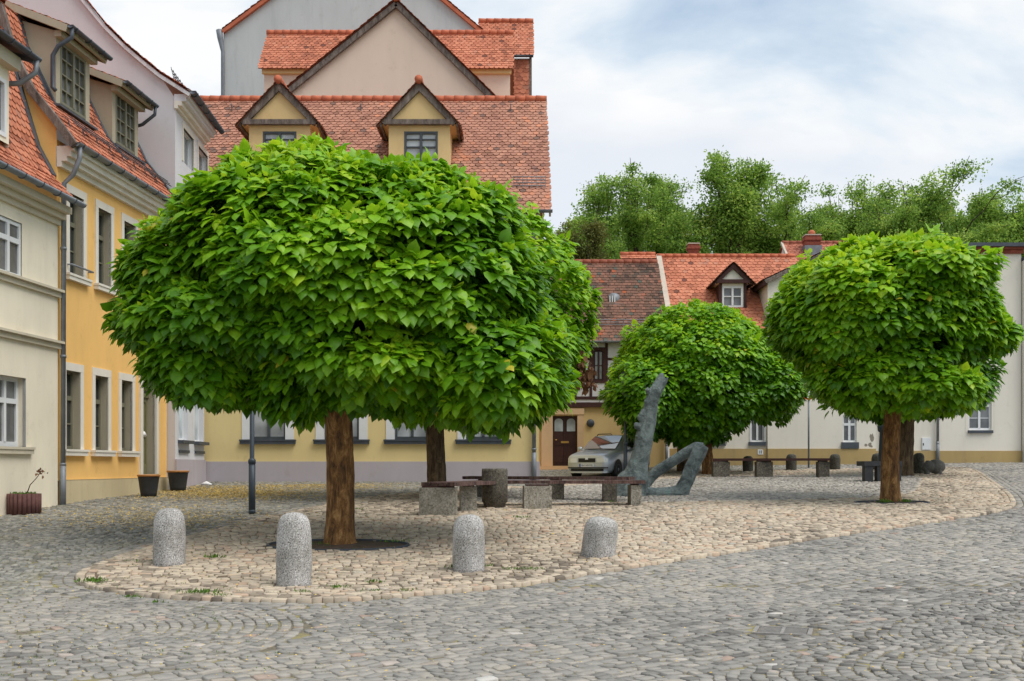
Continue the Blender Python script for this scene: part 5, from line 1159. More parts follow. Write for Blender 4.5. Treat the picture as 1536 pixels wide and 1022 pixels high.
def far_tree(base, H, Wd, seed, label, mat='leaf_far', dens=1.0):
    r_ = np.random.default_rng(seed); root = empty('park_tree', base, label, 'tree', 'tall trees beyond the roofs'); x, y, z = base
    segs, tips = [], []
    def grow(p, d, l, r, lev):
        pts = [p]; q = p
        for i in range(3):
            d = (d+Vector(r_.normal(0, .14, 3))+Vector((0, 0, .08))).normalized(); q = q+d*(l/3); pts.append(q)
        segs.append((pts, r, lev))
        if lev >= 2: tips.append(q); tips.append(pts[2]); 
        if lev >= 3: tips.append(pts[1])
        if lev < 4:
            for i in range((5, 4, 3, 3)[lev]):
                a = r_.uniform(0, 2*math.pi); sp = r_.uniform(.3, .9); e = d.orthogonal().normalized(); g = d.cross(e)
                nd = (d*math.cos(sp)+(e*math.cos(a)+g*math.sin(a))*math.sin(sp)).normalized(); grow(pts[3] if i else pts[2], nd, l*r_.uniform(.5, .8), r*.55, lev+1)
    grow(Vector((0, 0, 0)), Vector((r_.normal(0, .05), 0, 1)), 1.0, .035, 0)
    A = np.array([tuple(t) for t in tips]); A = A[(A[:, 2] < np.percentile(A[:, 2], 99)) & (np.abs(A[:, 0]-np.median(A[:, 0])) < np.percentile(np.abs(A[:, 0]-np.median(A[:, 0])), 97))]; zs_ = H*.97/A[:, 2].max(); xm = (np.percentile(A[:, 0], 98)+np.percentile(A[:, 0], 2))/2; xsx = Wd/(np.percentile(A[:, 0], 98)-np.percentile(A[:, 0], 2))
    T = lambda p: Vector((x+(p[0]-xm*min(1, max(0, p[2])))*xsx, y+p[1]*xsx*.8, z-.2+p[2]*zs_))
    A = np.array([tuple(T(t)) for t in A]); dd_ = ((A[:, None]-A[None])**2).sum(2); A = A[(dd_ < 1.7).sum(1) > 9] if dens > .6 else A[(dd_ < 2.2).sum(1) > 7]; A = A[r_.permutation(len(A))[:int(420*dens)]]
    mb = MB()
    for pts, r, lev in segs:
        e_ = np.array(tuple(T(pts[-1])))
        if lev < 2 or ((A-e_)**2).sum(1).min() < (1.0 if lev > 2 else 2.2): mb.tube([T(p) for p in pts], [r*H*.4*k for k in (1, .86, .74, .62)], 'limb', 7 if lev < 2 else 4, True, False)
    mb.build('trunk', root)
    per = 105; n = len(A)*per; c = np.repeat(A, per, 0); g = np.clip(r_.normal(0, 1, (n, 3)), -1.7, 1.7); cl = np.repeat(r_.uniform(.26, .58, len(A)), per)*H/21
    P = c+g*cl[:, None]*np.array((1.0, 1.0, .6))
    t = np.repeat(np.clip(r_.normal(.45, .16, len(A)), 0, 1), per)+r_.normal(0, .12, n)
    d = nrm(r_.normal(0, 1, (n, 3))+np.array((0, 0, -.25))); nn = nrm(r_.normal(0, .6, (n, 3))+np.array((0, 0, .8)))
    leaves('crown', P, d, nn, r_.uniform(.12, .25, n)*H/21, t, mat, root, QUAD, QUAD_F)
FT = [(872, 262, 118, 78, 'tall tree right beside the pale yellow house roof, thin leafed with a slanting outline', 'leaf_far', .85), (912, 246, 110, 76, 'tall pale green tree, second from the pale yellow house roof', 'leaf_far', .8), (990, 256, 120, 80, 'airy tall tree with open twigs left of the tallest crown', 'leaf_far', .7),
      (1078, 226, 150, 74, 'tallest dense green tree above the orange roof', 'leaf_far', 1.25), (1165, 248, 150, 76, 'dense green tree just right of the tallest crown', 'leaf_far', 1.2), (1272, 258, 110, 79, 'sparse tree with visible bare limbs above the capped chimney', 'leaf_far', .5),
      (1335, 258, 110, 76, 'thin tree between the sparse one and the broad right crown', 'leaf_far', .7), (1405, 250, 170, 77, 'broad rounded tree rising behind the bright green right tree', 'leaf_far', 1.2), (1490, 282, 130, 75, 'lower broad tree above the flat roof at the right margin', 'leaf_far', 1.1),
      (852, 322, 90, 70, 'small olive green tree just above the brown roof', 'leaf_olive', 1.0), (948, 285, 130, 86, 'tree standing deeper behind the airy open twigged tree', 'leaf_far', 1.0), (1118, 292, 130, 88, 'tree standing deeper in the dip right of the tallest crown', 'leaf_far', 1.0), (1318, 286, 130, 87, 'tree standing deeper between the sparse tree and the broad right crown', 'leaf_far', .9), (1456, 264, 140, 84, 'tree standing deeper behind the right shoulder of the broad crown', 'leaf_far', 1.1), (1225, 300, 120, 84, 'middle sized tree behind the chimney, filling the gap between crowns', 'leaf_far', .8)]
for i, (px, py, wd, D, lab, mt, dn) in enumerate(FT):
    X = (px-CX)/FP*D; top_ = EYE+(HY-py)/FP*D; far_tree((X, D, 2.2), top_-2.2, wd/FP*D/1.0, 300+i, lab, mt, dn)
hx_ = [(835, 365), (885, 355), (940, 355), (1075, 350), (1140, 342), (1205, 345), (1350, 335), (1420, 335), (1500, 330)]
r_ = np.random.default_rng(88); P = []
for px, py in hx_:
    D = 88; c = np.array(PX(px, py, D)); n = 600; P.append(c+r_.normal(0, 1, (n, 3))*np.array((2.4, 1.5, 1.5))-np.array((0, 0, 3.0)))
P = np.concatenate(P); P = P[P[:, 2] > 2.5]; n = len(P)
tag(leaves('woodland', P, nrm(r_.normal(0, 1, (n, 3))), nrm(r_.normal(0, .6, (n, 3))+np.array((0, 0, .8))), r_.uniform(.3, .6, n), r_.normal(.35, .15, n), 'leaf_far', None, QUAD, QUAD_F), 'mass of shrubs and low woodland between the tall tree trunks behind the roofs', 'woodland', kind='stuff')
# ================================================================== things in the square
def bollard(px, py, wpx, ytop, label, name='granite_bollard', mat='granite', grp='granite bollards along the front edge', D=None, tilt=None, flare=0.0, cat='bollard'):
    b = G(px, py) if D is None else at_px(px, D); s = b[1]/FP; r = wpx*s/2; h = (py-ytop)*s if D is None else (b[2] and (EYE+(HY-ytop)*s)-b[2])
    prof = [(r*(.99+flare), -.15), (r*(.99+flare), .05), (r, h*.3), (r*.985, h*.62), (r*.955, h*.76), (r*.86, h*.88), (r*.66, h*.955), (r*.36, h*.99), (r*.04, h)]
    mb = MB(); mb.lathe((0, 0, 0), prof, mat, 28)
    mb.v = [(x+.012*mnoise.noise(Vector((x*5, y*5, z*5))), y+.012*mnoise.noise(Vector((x*5+9, y*5, z*5))), z+.01*mnoise.noise(Vector((x*4, y*4+7, z*4)))) for x, y, z in mb.v]
    o = mb.build(name); o.location = (b[0], b[1], b[2]+(.045 if inpoly(np.array([b[:2]]), ISL)[0] else 0))
    if tilt: o.rotation_euler = tilt
    return tag(o, label, cat, grp)
bollard(254, 851, 48, 767, 'light granite bollard with a dark chip, left of the tall one')
bollard(441, 883, 53, 774, 'tallest light granite bollard, in front of the largest trunk')
bollard(703, 861, 49, 777, 'light granite bollard in front of the bench, right of the thick trunk')
bollard(897, 838, 52, 780, 'short leaning granite bollard, knocked askew, in front of the bench end', tilt=(R(4), R(7), 0), flare=.03)
for px, wpx, yt, D, lab in ((1122, 16, 686, 41, 'dark stone bollard nearest the bronze sculpture, behind the long bench'), (1187, 16, 683, 41.5, 'dark stone bollard behind the middle of the long bench'), (1252.5, 16, 683, 41.5, 'dark stone bollard just beyond the free end of the long bench'),
                       (1316, 17, 682, 41, 'dark stone bollard mostly hidden behind the black table'), (1378, 17, 681.5, 37.8, 'greenish dark bollard beside the stone animal')):
    b = at_px(px, D); bollard(px, HY-(b[2]-EYE)*FP/D, wpx, yt, lab, 'stone_bollard', 'bollard_dark', 'dark bollards at the back of the square', D)

# tree pits
for (x, y, z), r in TREE_PITS:
    mb = MB(); k = 40; ring = lambda q, dz: [(x+q*math.cos(2*math.pi*i/k), y+.5*q*math.sin(2*math.pi*i/k), hz1(x+q*math.cos(2*math.pi*i/k), y+.5*q*math.sin(2*math.pi*i/k))+dz) for i in range(k)]
    vs_ = ring(r*.15, .06)+ring(r*.6, .05)+ring(r, .036); mb.add(vs_, [(j*k+i, j*k+(i+1) % k, (j+1)*k+(i+1) % k, (j+1)*k+i) for j in range(2) for i in range(k)]+[tuple(range(k))], 'soil', True)
    o = mb.build('planting_soil', loc=(x, y, z)); tag(o, kind='structure')
    mb = MB(); vs_ = ring(r-.01, .0)+ring(r-.01, .062)+ring(r+.025, .062)+ring(r+.025, .0); mb.add(vs_, [(j*k+i, j*k+(i+1) % k, (j+1)*k+(i+1) % k, (j+1)*k+i) for j in range(3) for i in range(k)], 'zinc_dark')
    tag(mb.build('edging_ring', loc=(x, y, z)), 'metal ring edging the soil at the foot of the %s trunk' % ('thick front' if x < 0 else 'right'), 'edging')

# benches
def bench(label, path, width, hgt, blocks, planks=4, mat='bench_wood', bmat='concrete', thick=.07, grp=None):
    """path: ground points of the seat's middle line; blocks: (x, y, length along, width across, angle)"""
    z0 = lambda x, y: hz1(x, y)+.045
    root = empty('bench', (path[0][0], path[0][1], z0(*path[0][:2])), label, 'bench', grp)
    zt = np.mean([z0(*p[:2]) for p in path])+hgt
    pts = [Vector((p[0], p[1])) for p in path]; nrmv = []
    for i in range(len(pts)):
        d = Vector((0, 0))
        if i > 0: d += (pts[i]-pts[i-1]).normalized()
        if i < len(pts)-1: d += (pts[i+1]-pts[i]).normalized()
        d.normalize(); n = Vector((d.y, -d.x)); c = 1.0
        if 0 < i < len(pts)-1: c = 1/max(.5, abs(n.dot(Vector(((pts[i+1]-pts[i]).normalized().y, -(pts[i+1]-pts[i]).normalized().x)))))
        nrmv.append(n*c)
    pw = width/planks
    for k in range(planks):
        a, b = -width/2+k*pw+.012, -width/2+(k+1)*pw-.012; mb = MB()
        for i in range(len(pts)-1):
            q = []
            for j in (i, i+1):
                e = 0.0
                for off in (a, b): q.append(pts[j]+nrmv[j]*off)
            za = zt+random.uniform(-.003, .003)
            vs_ = [(p.x, p.y, za+dz) for dz in (-thick, 0) for p in q]
            mb.add(vs_, [(0, 2, 3, 1), (4, 5, 7, 6), (0, 1, 5, 4), (2, 6, 7, 3), (0, 4, 6, 2), (1, 3, 7, 5)], mat)
        mb.build('seat_plank', root)
    for (x, y, l, w_, an) in blocks:
        F = Fr((x-math.cos(an)*l/2, y-math.sin(an)*l/2), (x+math.cos(an)*l/2, y+math.sin(an)*l/2)); mb = MB(); zb_ = z0(x, y)-.1
        mb.box(F, 0, l, -w_/2, w_/2, zb_, zt-thick-.03, bmat); mb.box(F, .05, l-.05, -w_/2+.03, w_/2-.03, zt-thick-.03, zt-thick, 'timber'); mb.build('support_block', root)
    return root
p0, p1, p2 = G(657, 777), G(742, 763), G(956, 761)
A0 = (p0[0], p0[1]-.05); A1 = (p1[0]-.05, p1[1]+.25); A2 = (p2[0]+.12, p2[1]+.1)
q = G(703, 770); q2 = G(806, 767)
a01 = math.atan2(A1[1]-A0[1], A1[0]-A0[0]); a12 = math.atan2(A2[1]-A1[1], A2[0]-A1[0])
bench('long angled wooden bench on pale stone blocks, nearest the front tree', [A0, A1, A2], .70, .56,
      [(p0[0], p0[1]+.10, .70, .34, 0.0), (q[0]-.02, q[1]+.22, .32, .5, .1), (q2[0], q2[1]+.28, .56, .6, .05), (p2[0]-.05, p2[1]+.12, .22, .62, .02)], 4)
b0, b1 = G(702, 750), G(946, 751)
b0 = (PX(700, 0, 27)[0], 27.0); b1 = (PX(948, 0, 25.4)[0], 25.4)
bench('second wooden bench behind the angled one, hidden by the round stone bin', [b0, b1], .5, .52, [(b0[0]+.4, b0[1], .35, .4, 0), (PX(834, 0, 26.1)[0], 26.1, .36, .4, 0), (b1[0]-.5, b1[1]+.05, .3, .4, 0)], 3, bmat='concrete_dark')
c0, c1 = at_px(1070, 37.2), at_px(1246, 36.2)
bench('long thin bench on three dark blocks at the back of the square', [c0, c1], .42, .60, [(at_px(1081, 37.1)[0], 37.1, .54, .36, 0), (at_px(1145.5, 36.8)[0], 36.8, .52, .36, 0), (at_px(1234, 36.3)[0], 36.3, .34, .36, 0)], 3, 'timber', 'concrete_dark', .075)

# round stone bin
b = G(741, 769); b = (b[0], b[1]+.9, hz1(b[0], b[1]+.9)+.045); s = b[1]/FP; r = 19.5*s
mb = MB(); hgt = (770-711)*s*.985
mb.lathe(b, [(r*.84, -.05), (r*.84, hgt*.1), (r*.98, hgt*.14), (r, hgt*.5), (r*1.0, hgt*.93), (r*.97, hgt), (r*.75, hgt), (r*.72, hgt*.9), (r*.7, hgt*.6)], 'concrete_dark', 32); o = mb.build('stone_bin', loc=b)
tag(o, 'round stained concrete litter bin between the two front benches', 'litter bin')

# black table near the right tree
D = 33.0; b = at_px(1322, D); F = Fr((PX(1297.5, 0, D)[0], D), (PX(1352, 0, D)[0], D)); root = empty('stone_table', (b[0], D, b[2]), 'black stone table or bench block behind the right tree trunk', 'table')
zt = EYE+(HY-692)/FP*D; w_ = F.L; zb_ = b[2]-.05
mb = MB(); mb.box(F, -.02, w_+.02, -.75, .02, zt-.14, zt, 'black_stone'); mb.build('table_top', root)
for a in (0.0, .36, w_-.24): mb = MB(); mb.box(F, a, a+.24, -.28, 0, zb_, zt-.14, 'black_stone'); mb.build('leg', root)

# lamp posts
def lamp(px, D, rlow, rup, zcut, hgt, label):
    b = at_px(px, D); root = empty('street_lamp', b, label, 'street lamp', 'lamp posts'); x, y, z = b
    mb = MB(); mb.tube([(x, y, z-.05), (x, y, zcut)], rlow, 'post_paint', 14); mb.tube([(x, y, zcut), (x, y, zcut+.05), (x, y, z+hgt)], [rlow*1.12, rup, rup*.9], 'post_paint', 14)
    mb.lathe((x, y, z), [(rlow*1.05, 0), (rlow*1.05, .06), (rlow, .08)], 'post_paint', 14); mb.lathe((x, y, zcut), [(rlow*1.14, -.05), (rlow*1.14, .02), (rup, .06)], 'post_paint', 14); mb.build('post', root)
    mb = MB(); mb.lathe((x, y, z+hgt), [(.05, 0), (.14, .08), (.2, .55), (.21, .58)], 'glass_white', 8, False); mb.build('lantern', root)
    mb = MB(); mb.lathe((x, y, z+hgt+.58), [(.25, 0), (.2, .1), (.08, .22), (.02, .3)], 'post_paint', 8, False); mb.build('lantern_roof', root)
bq = G(378, 771); zc = EYE+(HY-692)/FP*bq[1]; lamp(378, bq[1], 5.1*bq[1]/FP, 3.6*bq[1]/FP, zc, 4.4, 'dark blue grey lamp post rising into the front tree crown')
lamp(938, 37.9, 3.0*37/FP, 2.2*37/FP, EYE+(HY-664)/FP*37, 2.75, 'thin grey lamp post standing in front of the silver car')

# sign post between the two right groups of trees
D = 43.5; b = at_px(1213, D); root = empty('sign_post', b, 'thin grey post with a red edged road sign half hidden in the leaves', 'road sign')
mb = MB(); mb.tube([(b[0], D, b[2]-.05), (b[0], D, EYE+(HY-588)/FP*D)], .035, 'zinc', 10); mb.build('post', root)
mb = MB(); zc = EYE+(HY-590)/FP*D; mb.lathe((b[0]-.02, D-.05, zc), [(.26, 0), (.26, .012)], 'red', 24, False, axis=(0, -1, 0)); mb.lathe((b[0]-.02, D-.064, zc), [(.19, 0), (.19, .006)], 'frame_white', 24, False, axis=(0, -1, 0)); mb.build('sign_plate', root)
# tapered grey post left of the right trunk
D = 40.0; b = at_px(1323.5, D); mb = MB(); zt = EYE+(HY-634)/FP*D
mb.lathe((b[0], D, b[2]), [(.17, -.05), (.15, .3), (.115, 1.0), (.09, zt-b[2]-.35), (.16, zt-b[2]-.3), (.18, zt-b[2]-.1), (.1, zt-b[2]), (.02, zt-b[2]+.08)], 'post_paint', 12)
tag(mb.build('water_pump', loc=b), 'tapered grey post with a cap, partly behind the right tree trunk', 'post')

# stone animal
D = 37.0; b = at_px(1400, D); root_loc = (b[0], D, b[2]+.03)
mb = MB(); X = lambda px: (px-CX)/FP*D
zc = b[2]+.30
def ell(c, r_, mat, k=14):
    vs_, fs = [], []
    for i in range(k//2+1):
        t = math.pi*i/(k//2)
        for j in range(k): a = 2*math.pi*j/k; vs_.append((c[0]+r_[0]*math.sin(t)*math.cos(a), c[1]+r_[1]*math.sin(t)*math.sin(a), c[2]+r_[2]*math.cos(t)))
    for i in range(k//2):
        for j in range(k): fs.append((i*k+j, (i+1)*k+j, (i+1)*k+(j+1) % k, i*k+(j+1) % k))
    mb.add(vs_, fs, mat, True)
ell((X(1404), D, zc), (.31, .22, .24), 'granite_dark'); ell((X(1393.5), D-.03, zc-.01), (.23, .2, .2), 'granite_dark'); ell((X(1386.5), D-.06, zc-.05), (.12, .12, .11), 'granite_dark')
for px, dy in ((1389, -.1), (1408, -.1), (1391, .1), (1410, .1)): mb.tube([(X(px), D+dy, zc-.1), (X(px), D+dy, b[2]-.02)], [.075, .085], 'granite_dark', 8)
for dy in (-.1, .06): ell((X(1391), D+dy, zc+.16), (.05, .035, .05), 'granite_dark', 8)
ell((X(1383.8), D-.09, zc-.05), (.045, .06, .05), 'granite_dark', 8)
o = mb.build('stone_pig', loc=root_loc); md = o.modifiers.new('fuse', 'REMESH'); md.mode = 'VOXEL'; md.voxel_size = .025; md.use_smooth_shade = True
tag(o, 'small squat stone pig standing by the right trees', 'sculpture')

# pots and planter
def pot(px, py, wpx, ytop, label):
    b = G(px, py); s = b[1]/FP; r = wpx*s/2; h = (py-ytop)*s; root = empty('plant_pot', b, label, 'plant pot', 'black pots before the doors')
    mb = MB(); mb.lathe(b, [(r*.66, 0), (r*.72, h*.2), (r*.90, h*.86), (r*.94, h*.9), (r*.86, h*.9), (r*.8, h*.75)], 'pot_black', 28); mb.build('pot', root)
    mb = MB(); mb.lathe(b, [(r*.90, h*.905), (r*1.0, h*.92), (r*1.0, h*.985), (r*.96, h), (r*.86, h), (r*.84, h*.92)], 'terracotta', 28); mb.build('rim', root)
    mb = MB(); mb.lathe(b, [(r*.85, h*.88), (r*.5, h*.93), (.01, h*.95)], 'soil', 18); mb.build('soil', root)
pot(223, 745.5, 34, 712, 'black pot with a terracotta rim right before the green door'); pot(267, 737, 33, 706, 'black pot with a terracotta rim against the lavender house wall')
b = G(36, 771); s = b[1]/FP; root = empty('planter', b, 'brown ribbed concrete planter with a leaning seedling at the cream house', 'planter'); r = 24*s; h = 31*s
mb = MB(); k = 22
for i in range(k):
    a = 2*math.pi*i/k; mb.tube([(b[0]+r*.9*math.cos(a), b[1]+r*.9*math.sin(a), b[2]-.03), (b[0]+r*.9*math.cos(a), b[1]+r*.9*math.sin(a), b[2]+h*random.uniform(.97, 1.0))], r*.135, 'planter_brown', 8)
mb.build('ribbed_wall', root)
mb = MB(); mb.lathe(b, [(r*.86, h*.8), (r*.5, h*.92), (.01, h*.95)], 'soil', 18); mb.build('soil', root)
mb = MB(); st_ = [(b[0]+.05, b[1], b[2]+h*.9), (b[0]+.12, b[1], b[2]+h+.16), (b[0]+.25, b[1], b[2]+h+.30), (b[0]+.33, b[1], b[2]+h+.42)]; mb.tube(st_, [.012, .01, .008, .006], 'leaf_dead', 5); sd = mb.build('seedling', root)
n = 26; r_ = np.random.default_rng(3); P = np.array(st_[-1])+r_.normal(0, .04, (n, 3)); leaves('leaves', P, nrm(r_.normal(0, 1, (n, 3))+np.array((0, 0, -.3))), r_.normal(0, 1, (n, 3)), r_.uniform(.03, .065, n), r_.random(n), 'leaf_dead', sd)
n = 160; a = r_.uniform(0, 6.28, n); q = r*.8*np.sqrt(r_.random(n)); P = np.stack([b[0]+q*np.cos(a), b[1]+q*np.sin(a), np.full(n, b[2]+h*.92)], 1); leaves('ground_leaves', P, nrm(r_.normal(0, .5, (n, 3))+np.array((0, 0, 1.0))), r_.normal(0, 1, (n, 3)), r_.uniform(.03, .08, n), r_.random(n), 'grass', root, QUAD, QUAD_F)

# ================================================================== bronze sculpture
SD = G(985, 748)[1]+.3; S_ = lambda px, py, dy=0.0: (PX(px, py, SD)[0], SD+dy, PX(px, py, SD)[2]); sp = SD/FP
def limb(mb, pts, rad, seed, k=36, sub=12, amp=.11, flat=1.0):
    P = [np.array(p) for p in pts]; n = len(P); Q, Rr = [], []
    for i in range(n-1):
        p0 = P[max(i-1, 0)]; p1 = P[i]; p2 = P[i+1]; p3 = P[min(i+2, n-1)]
        for t in np.arange(0, 1, 1/sub):
            a = .5*(2*p1+(p2-p0)*t+(2*p0-5*p1+4*p2-p3)*t*t+(3*p1-p0-3*p2+p3)*t**3)
            lin = p1*(1-t)+p2*t; Q.append(a*.55+lin*.45); Rr.append(rad[i]*(1-t)+rad[i+1]*t)
    Q.append(P[-1]); Rr.append(rad[-1])
    o = len(mb.v); mb.tube([tuple(q) for q in Q], Rr, 'bronze', k, True, True)
    for j in range(o, len(mb.v)):
        v_ = Vector(mb.v[j]); i = min((j-o)//k, len(Q)-1); c = Vector(Q[i]); d = v_-c; r0 = d.length or 1e-6
        m_ = mnoise.noise(v_*2.6+Vector((seed, 0, 0)))*.9+mnoise.noise(v_*7.0+Vector((0, seed, 0)))*.6+mnoise.noise(v_*17+Vector((0, 0, seed)))*.5+mnoise.noise(v_*34+Vector((0, seed, seed)))*.3
        mb.v[j] = tuple(c+d*(1+amp*m_))
mb = MB()
limb(mb, [S_(946, 752, .05), S_(947, 738, .05), S_(951, 722), S_(955, 706), S_(959, 692), S_(963.5, 675), S_(968, 648), S_(973, 628), S_(976.5, 607), S_(980, 594), S_(983.5, 586), S_(988, 574), S_(992.5, 564), S_(994, 560.5)],
     [27*sp, 25*sp, 21.5*sp, 17*sp, 13.8*sp, 13.6*sp, 13*sp, 11.6*sp, 10.4*sp, 9.6*sp, 10*sp, 6.8*sp, 4.8*sp, 3*sp], 3.1, sub=8)
# lower jaw, eye ridges and lumps along the back
limb(mb, [S_(984, 594, -.02), S_(990.5, 584, -.03), S_(997, 574, -.03), S_(1001, 567, -.03)], [6*sp, 4.4*sp, 3.2*sp, 1.7*sp], 8.2, amp=.1, sub=5)
for px, py, r in ((973, 586, 4), (985, 590, 4.6), (966, 618, 4), (961, 626, 5), (957, 638.5, 5.5), (961, 641, 6), (964, 622, 5), (958, 655, 4), (971, 603, 4), (952, 690, 4)):
    limb(mb, [S_(px-1, py+5, -.05), S_(px-2, py, -.06), S_(px-1, py-4, -.05)], [r*.6*sp, r*sp, r*.5*sp], px, 12, 4, .2)
limb(mb, [S_(925, 744), S_(936, 741), S_(955, 740), S_(985, 741), S_(1008, 740), S_(1022, 738)], [10*sp, 13*sp, 11*sp, 9*sp, 9.5*sp, 11*sp], 5.5)
limb(mb, [S_(928, 748), S_(930, 735), S_(938, 722), S_(948, 712)], [10*sp, 12*sp, 14*sp, 12*sp], 6.5)
limb(mb, [S_(1020, 742), S_(1026, 730), S_(1035, 708), S_(1044, 690), S_(1050, 676), S_(1054, 668)], [11.5*sp, 11.5*sp, 11*sp, 11*sp, 10.5*sp, 9*sp], 11.5, amp=.14)
limb(mb, [S_(1054, 674, .05), S_(1045, 673, .15), S_(1030, 681, .3), S_(1010, 694, .45), S_(992, 706, .6), S_(978, 720, .65), S_(962, 738, .5), S_(950, 744, .3)], [9.5*sp, 8.6*sp, 8.2*sp, 7.8*sp, 8.4*sp, 8.2*sp, 8.2*sp, 8*sp], 13.7, amp=.13)
o = mb.build('bronze_sculpture', loc=(S_(970, 748)[0], SD, hz1(S_(970, 748)[0], SD)))
md = o.modifiers.new('fuse', 'REMESH'); md.mode = 'VOXEL'; md.voxel_size = .018; md.use_smooth_shade = True
tag(o, 'green bronze sculpture of a bent serpent like creature rearing its open jaws upward', 'sculpture')

# ================================================================== silver car
cb = at_px(881, 38.6); fw = Vector((-.47, -.88, 0)).normalized(); lf = Vector((-fw.y, fw.x, 0)); cen = Vector(cb)-fw*2.0+Vector((0, 0, .01)); cen.z = hz1(cb[0], cb[1]+1)+.01
slope = (hz1(*(cen+fw*1.3)[:2])-hz1(*(cen-fw*1.3)[:2]))/2.6
CP_ = lambda x, y, z: tuple(cen+fw*x+lf*y+Vector((0, 0, z+slope*x)))
root = empty('parked_car', CP_(0, 0, 0), 'silver hatchback car parked before the yellow wall by the brown door', 'car')
ST_ = [(2.03, .52, .34, .50, .66, .735), (2.0, .68, .27, .50, .72, .785), (1.92, .76, .21, .50, .76, .82), (1.70, .80, .19, .54, .81, .87), (1.30, .825, .2, .57, .86, .925), (.95, .83, .2, .58, .90, .975), (.85, .83, .2, .58, .915, .99), (0, .835, .2, .6, .94, .99), (-1.2, .83, .2, .6, .96, .99), (-1.75, .80, .22, .6, .96, .99), (-2.0, .72, .26, .58, .93, .96), (-2.05, .55, .32, .55, .86, .9)]
vs_, fs = [], []
for x, w_, zb_, zm, ze, zt in ST_:
    half = [(0, zb_), (w_*.86, zb_), (w_*.985, zb_+.12), (w_, zm), (w_*.985, ze-.06), (w_*.94, ze), (w_*.80, (ze+zt)/2+.015), (w_*.4, zt), ]
    sec = half+[(0, zt+.012)]+[(-a, b) for a, b in reversed(half[1:])]
    vs_ += [CP_(x, a, b) for a, b in sec]; m_ = len(sec)
for i in range(len(ST_)-1):
    for j in range(m_): fs.append((i*m_+j, i*m_+(j+1) % m_, (i+1)*m_+(j+1) % m_, (i+1)*m_+j))
fs += [tuple(reversed(range(m_))), tuple((len(ST_)-1)*m_+j for j in range(m_))]
mb = MB(); mb.add(vs_, fs, 'silver', True)
# greenhouse: stations of (x, half width at belt, z belt, half width at roof, z roof)
GH = [(.98, .70, .95, .68, .96), (.55, .76, .94, .66, 1.20), (.10, .775, .95, .585, 1.41), (-.3, .78, .95, .575, 1.445), (-1.2, .775, .95, .57, 1.43), (-1.75, .75, .95, .55, 1.38), (-2.02, .70, .93, .62, 1.0)]
vs_, fs = [], []
for x, a, b, c, d in GH: vs_ += [CP_(x, a, b), CP_(x, (a*.35+c*.65), b*.35+d*.65), CP_(x, c*.94, d-.01), CP_(x, c*.5, d+.012), CP_(x, 0, d+.018), CP_(x, -c*.5, d+.012), CP_(x, -c*.94, d-.01), CP_(x, -(a*.35+c*.65), b*.35+d*.65), CP_(x, -a, b)]
for i in range(len(GH)-1):
    for j in range(8): fs.append((i*9+j, i*9+j+1, (i+1)*9+j+1, (i+1)*9+j))
fs.append(tuple(range(6*9, 7*9))); mb.add(vs_, fs, 'silver', True); mb.build('body', root)
mb = MB(); q = [(.985, .60), (.60, .585), (.17, .51)]; vs_ = []
for (x, hwd), z in zip(q, (.972, 1.19, 1.395)): vs_ += [CP_(x+.02, t*hwd, z+.028+.006*(1-abs(t))) for t in (-1, -.5, 0, .5, 1)]
mb.add(vs_, [(i*5+j, (i+1)*5+j, (i+1)*5+j+1, i*5+j+1) for i in range(2) for j in range(4)], 'car_glass', True); mb.build('windscreen', root)
for sg in (1, -1):
    for pl in ([(.62, 1.0), (.02, 1.35), (-.42, 1.375), (-.42, 1.0)], [(-.5, 1.0), (-.5, 1.375), (-1.2, 1.36), (-1.35, 1.0)]):
        mb = MB(); pts = []
        for x, z in pl: 
            a = np.interp(x, [-2.02, -1.75, -1.2, -.3, .1, .55, .98], [.70, .75, .775, .78, .775, .76, .70]); c = np.interp(x, [-2.02, -1.75, -1.2, -.3, .1, .55, .98], [.62, .55, .57, .575, .585, .66, .68]); d = np.interp(x, [-2.02, -1.75, -1.2, -.3, .1, .55, .98], [1.0, 1.38, 1.43, 1.445, 1.41, 1.2, .96])
            t = min(1, max(0, (z-.95)/max(.05, d-.95))); pts.append(CP_(x, sg*(a+(c*.96-a)*t+.022), z))
        mb.poly(pts, 'car_glass'); mb.build('side_window', root)
for x, sg in ((1.28, 1), (1.28, -1), (-1.22, 1), (-1.22, -1)):
    mb = MB(); ax = lf*sg; o_ = Vector(CP_(x, sg*.64, .29)); mb.lathe(o_, [(.2, -.02), (.285, 0), (.29, .03), (.29, .16), (.28, .19), (.2, .2)], 'rubber', 24, axis=ax)
    wb = mb.build('wheel', root); mb = MB(); mb.lathe(o_+ax*.2, [(.2, -.02), (.19, .005), (.17, -.012), (.06, -.01), (.05, .006), (.01, .008)], 'zinc', 20, axis=ax); mb.build('rim', wb)
    mb = MB(); k = 14; cpt = Vector(CP_(x, sg*(.836), .29)); vs_ = []
    for i in range(k+1):
        t = math.pi*(i/k)*1.24-.38; vs_.append(tuple(cpt+fw*(.35*math.cos(t))+Vector((0, 0, .36*math.sin(t)))))
    mb.poly(vs_, 'black'); mb.build('wheel_arch', root)
def front(y, z): # x of the nose surface
    return np.interp(abs(y), [0, .52, .68, .76, .80], [2.04, 2.035, 2.0, 1.92, 1.70])
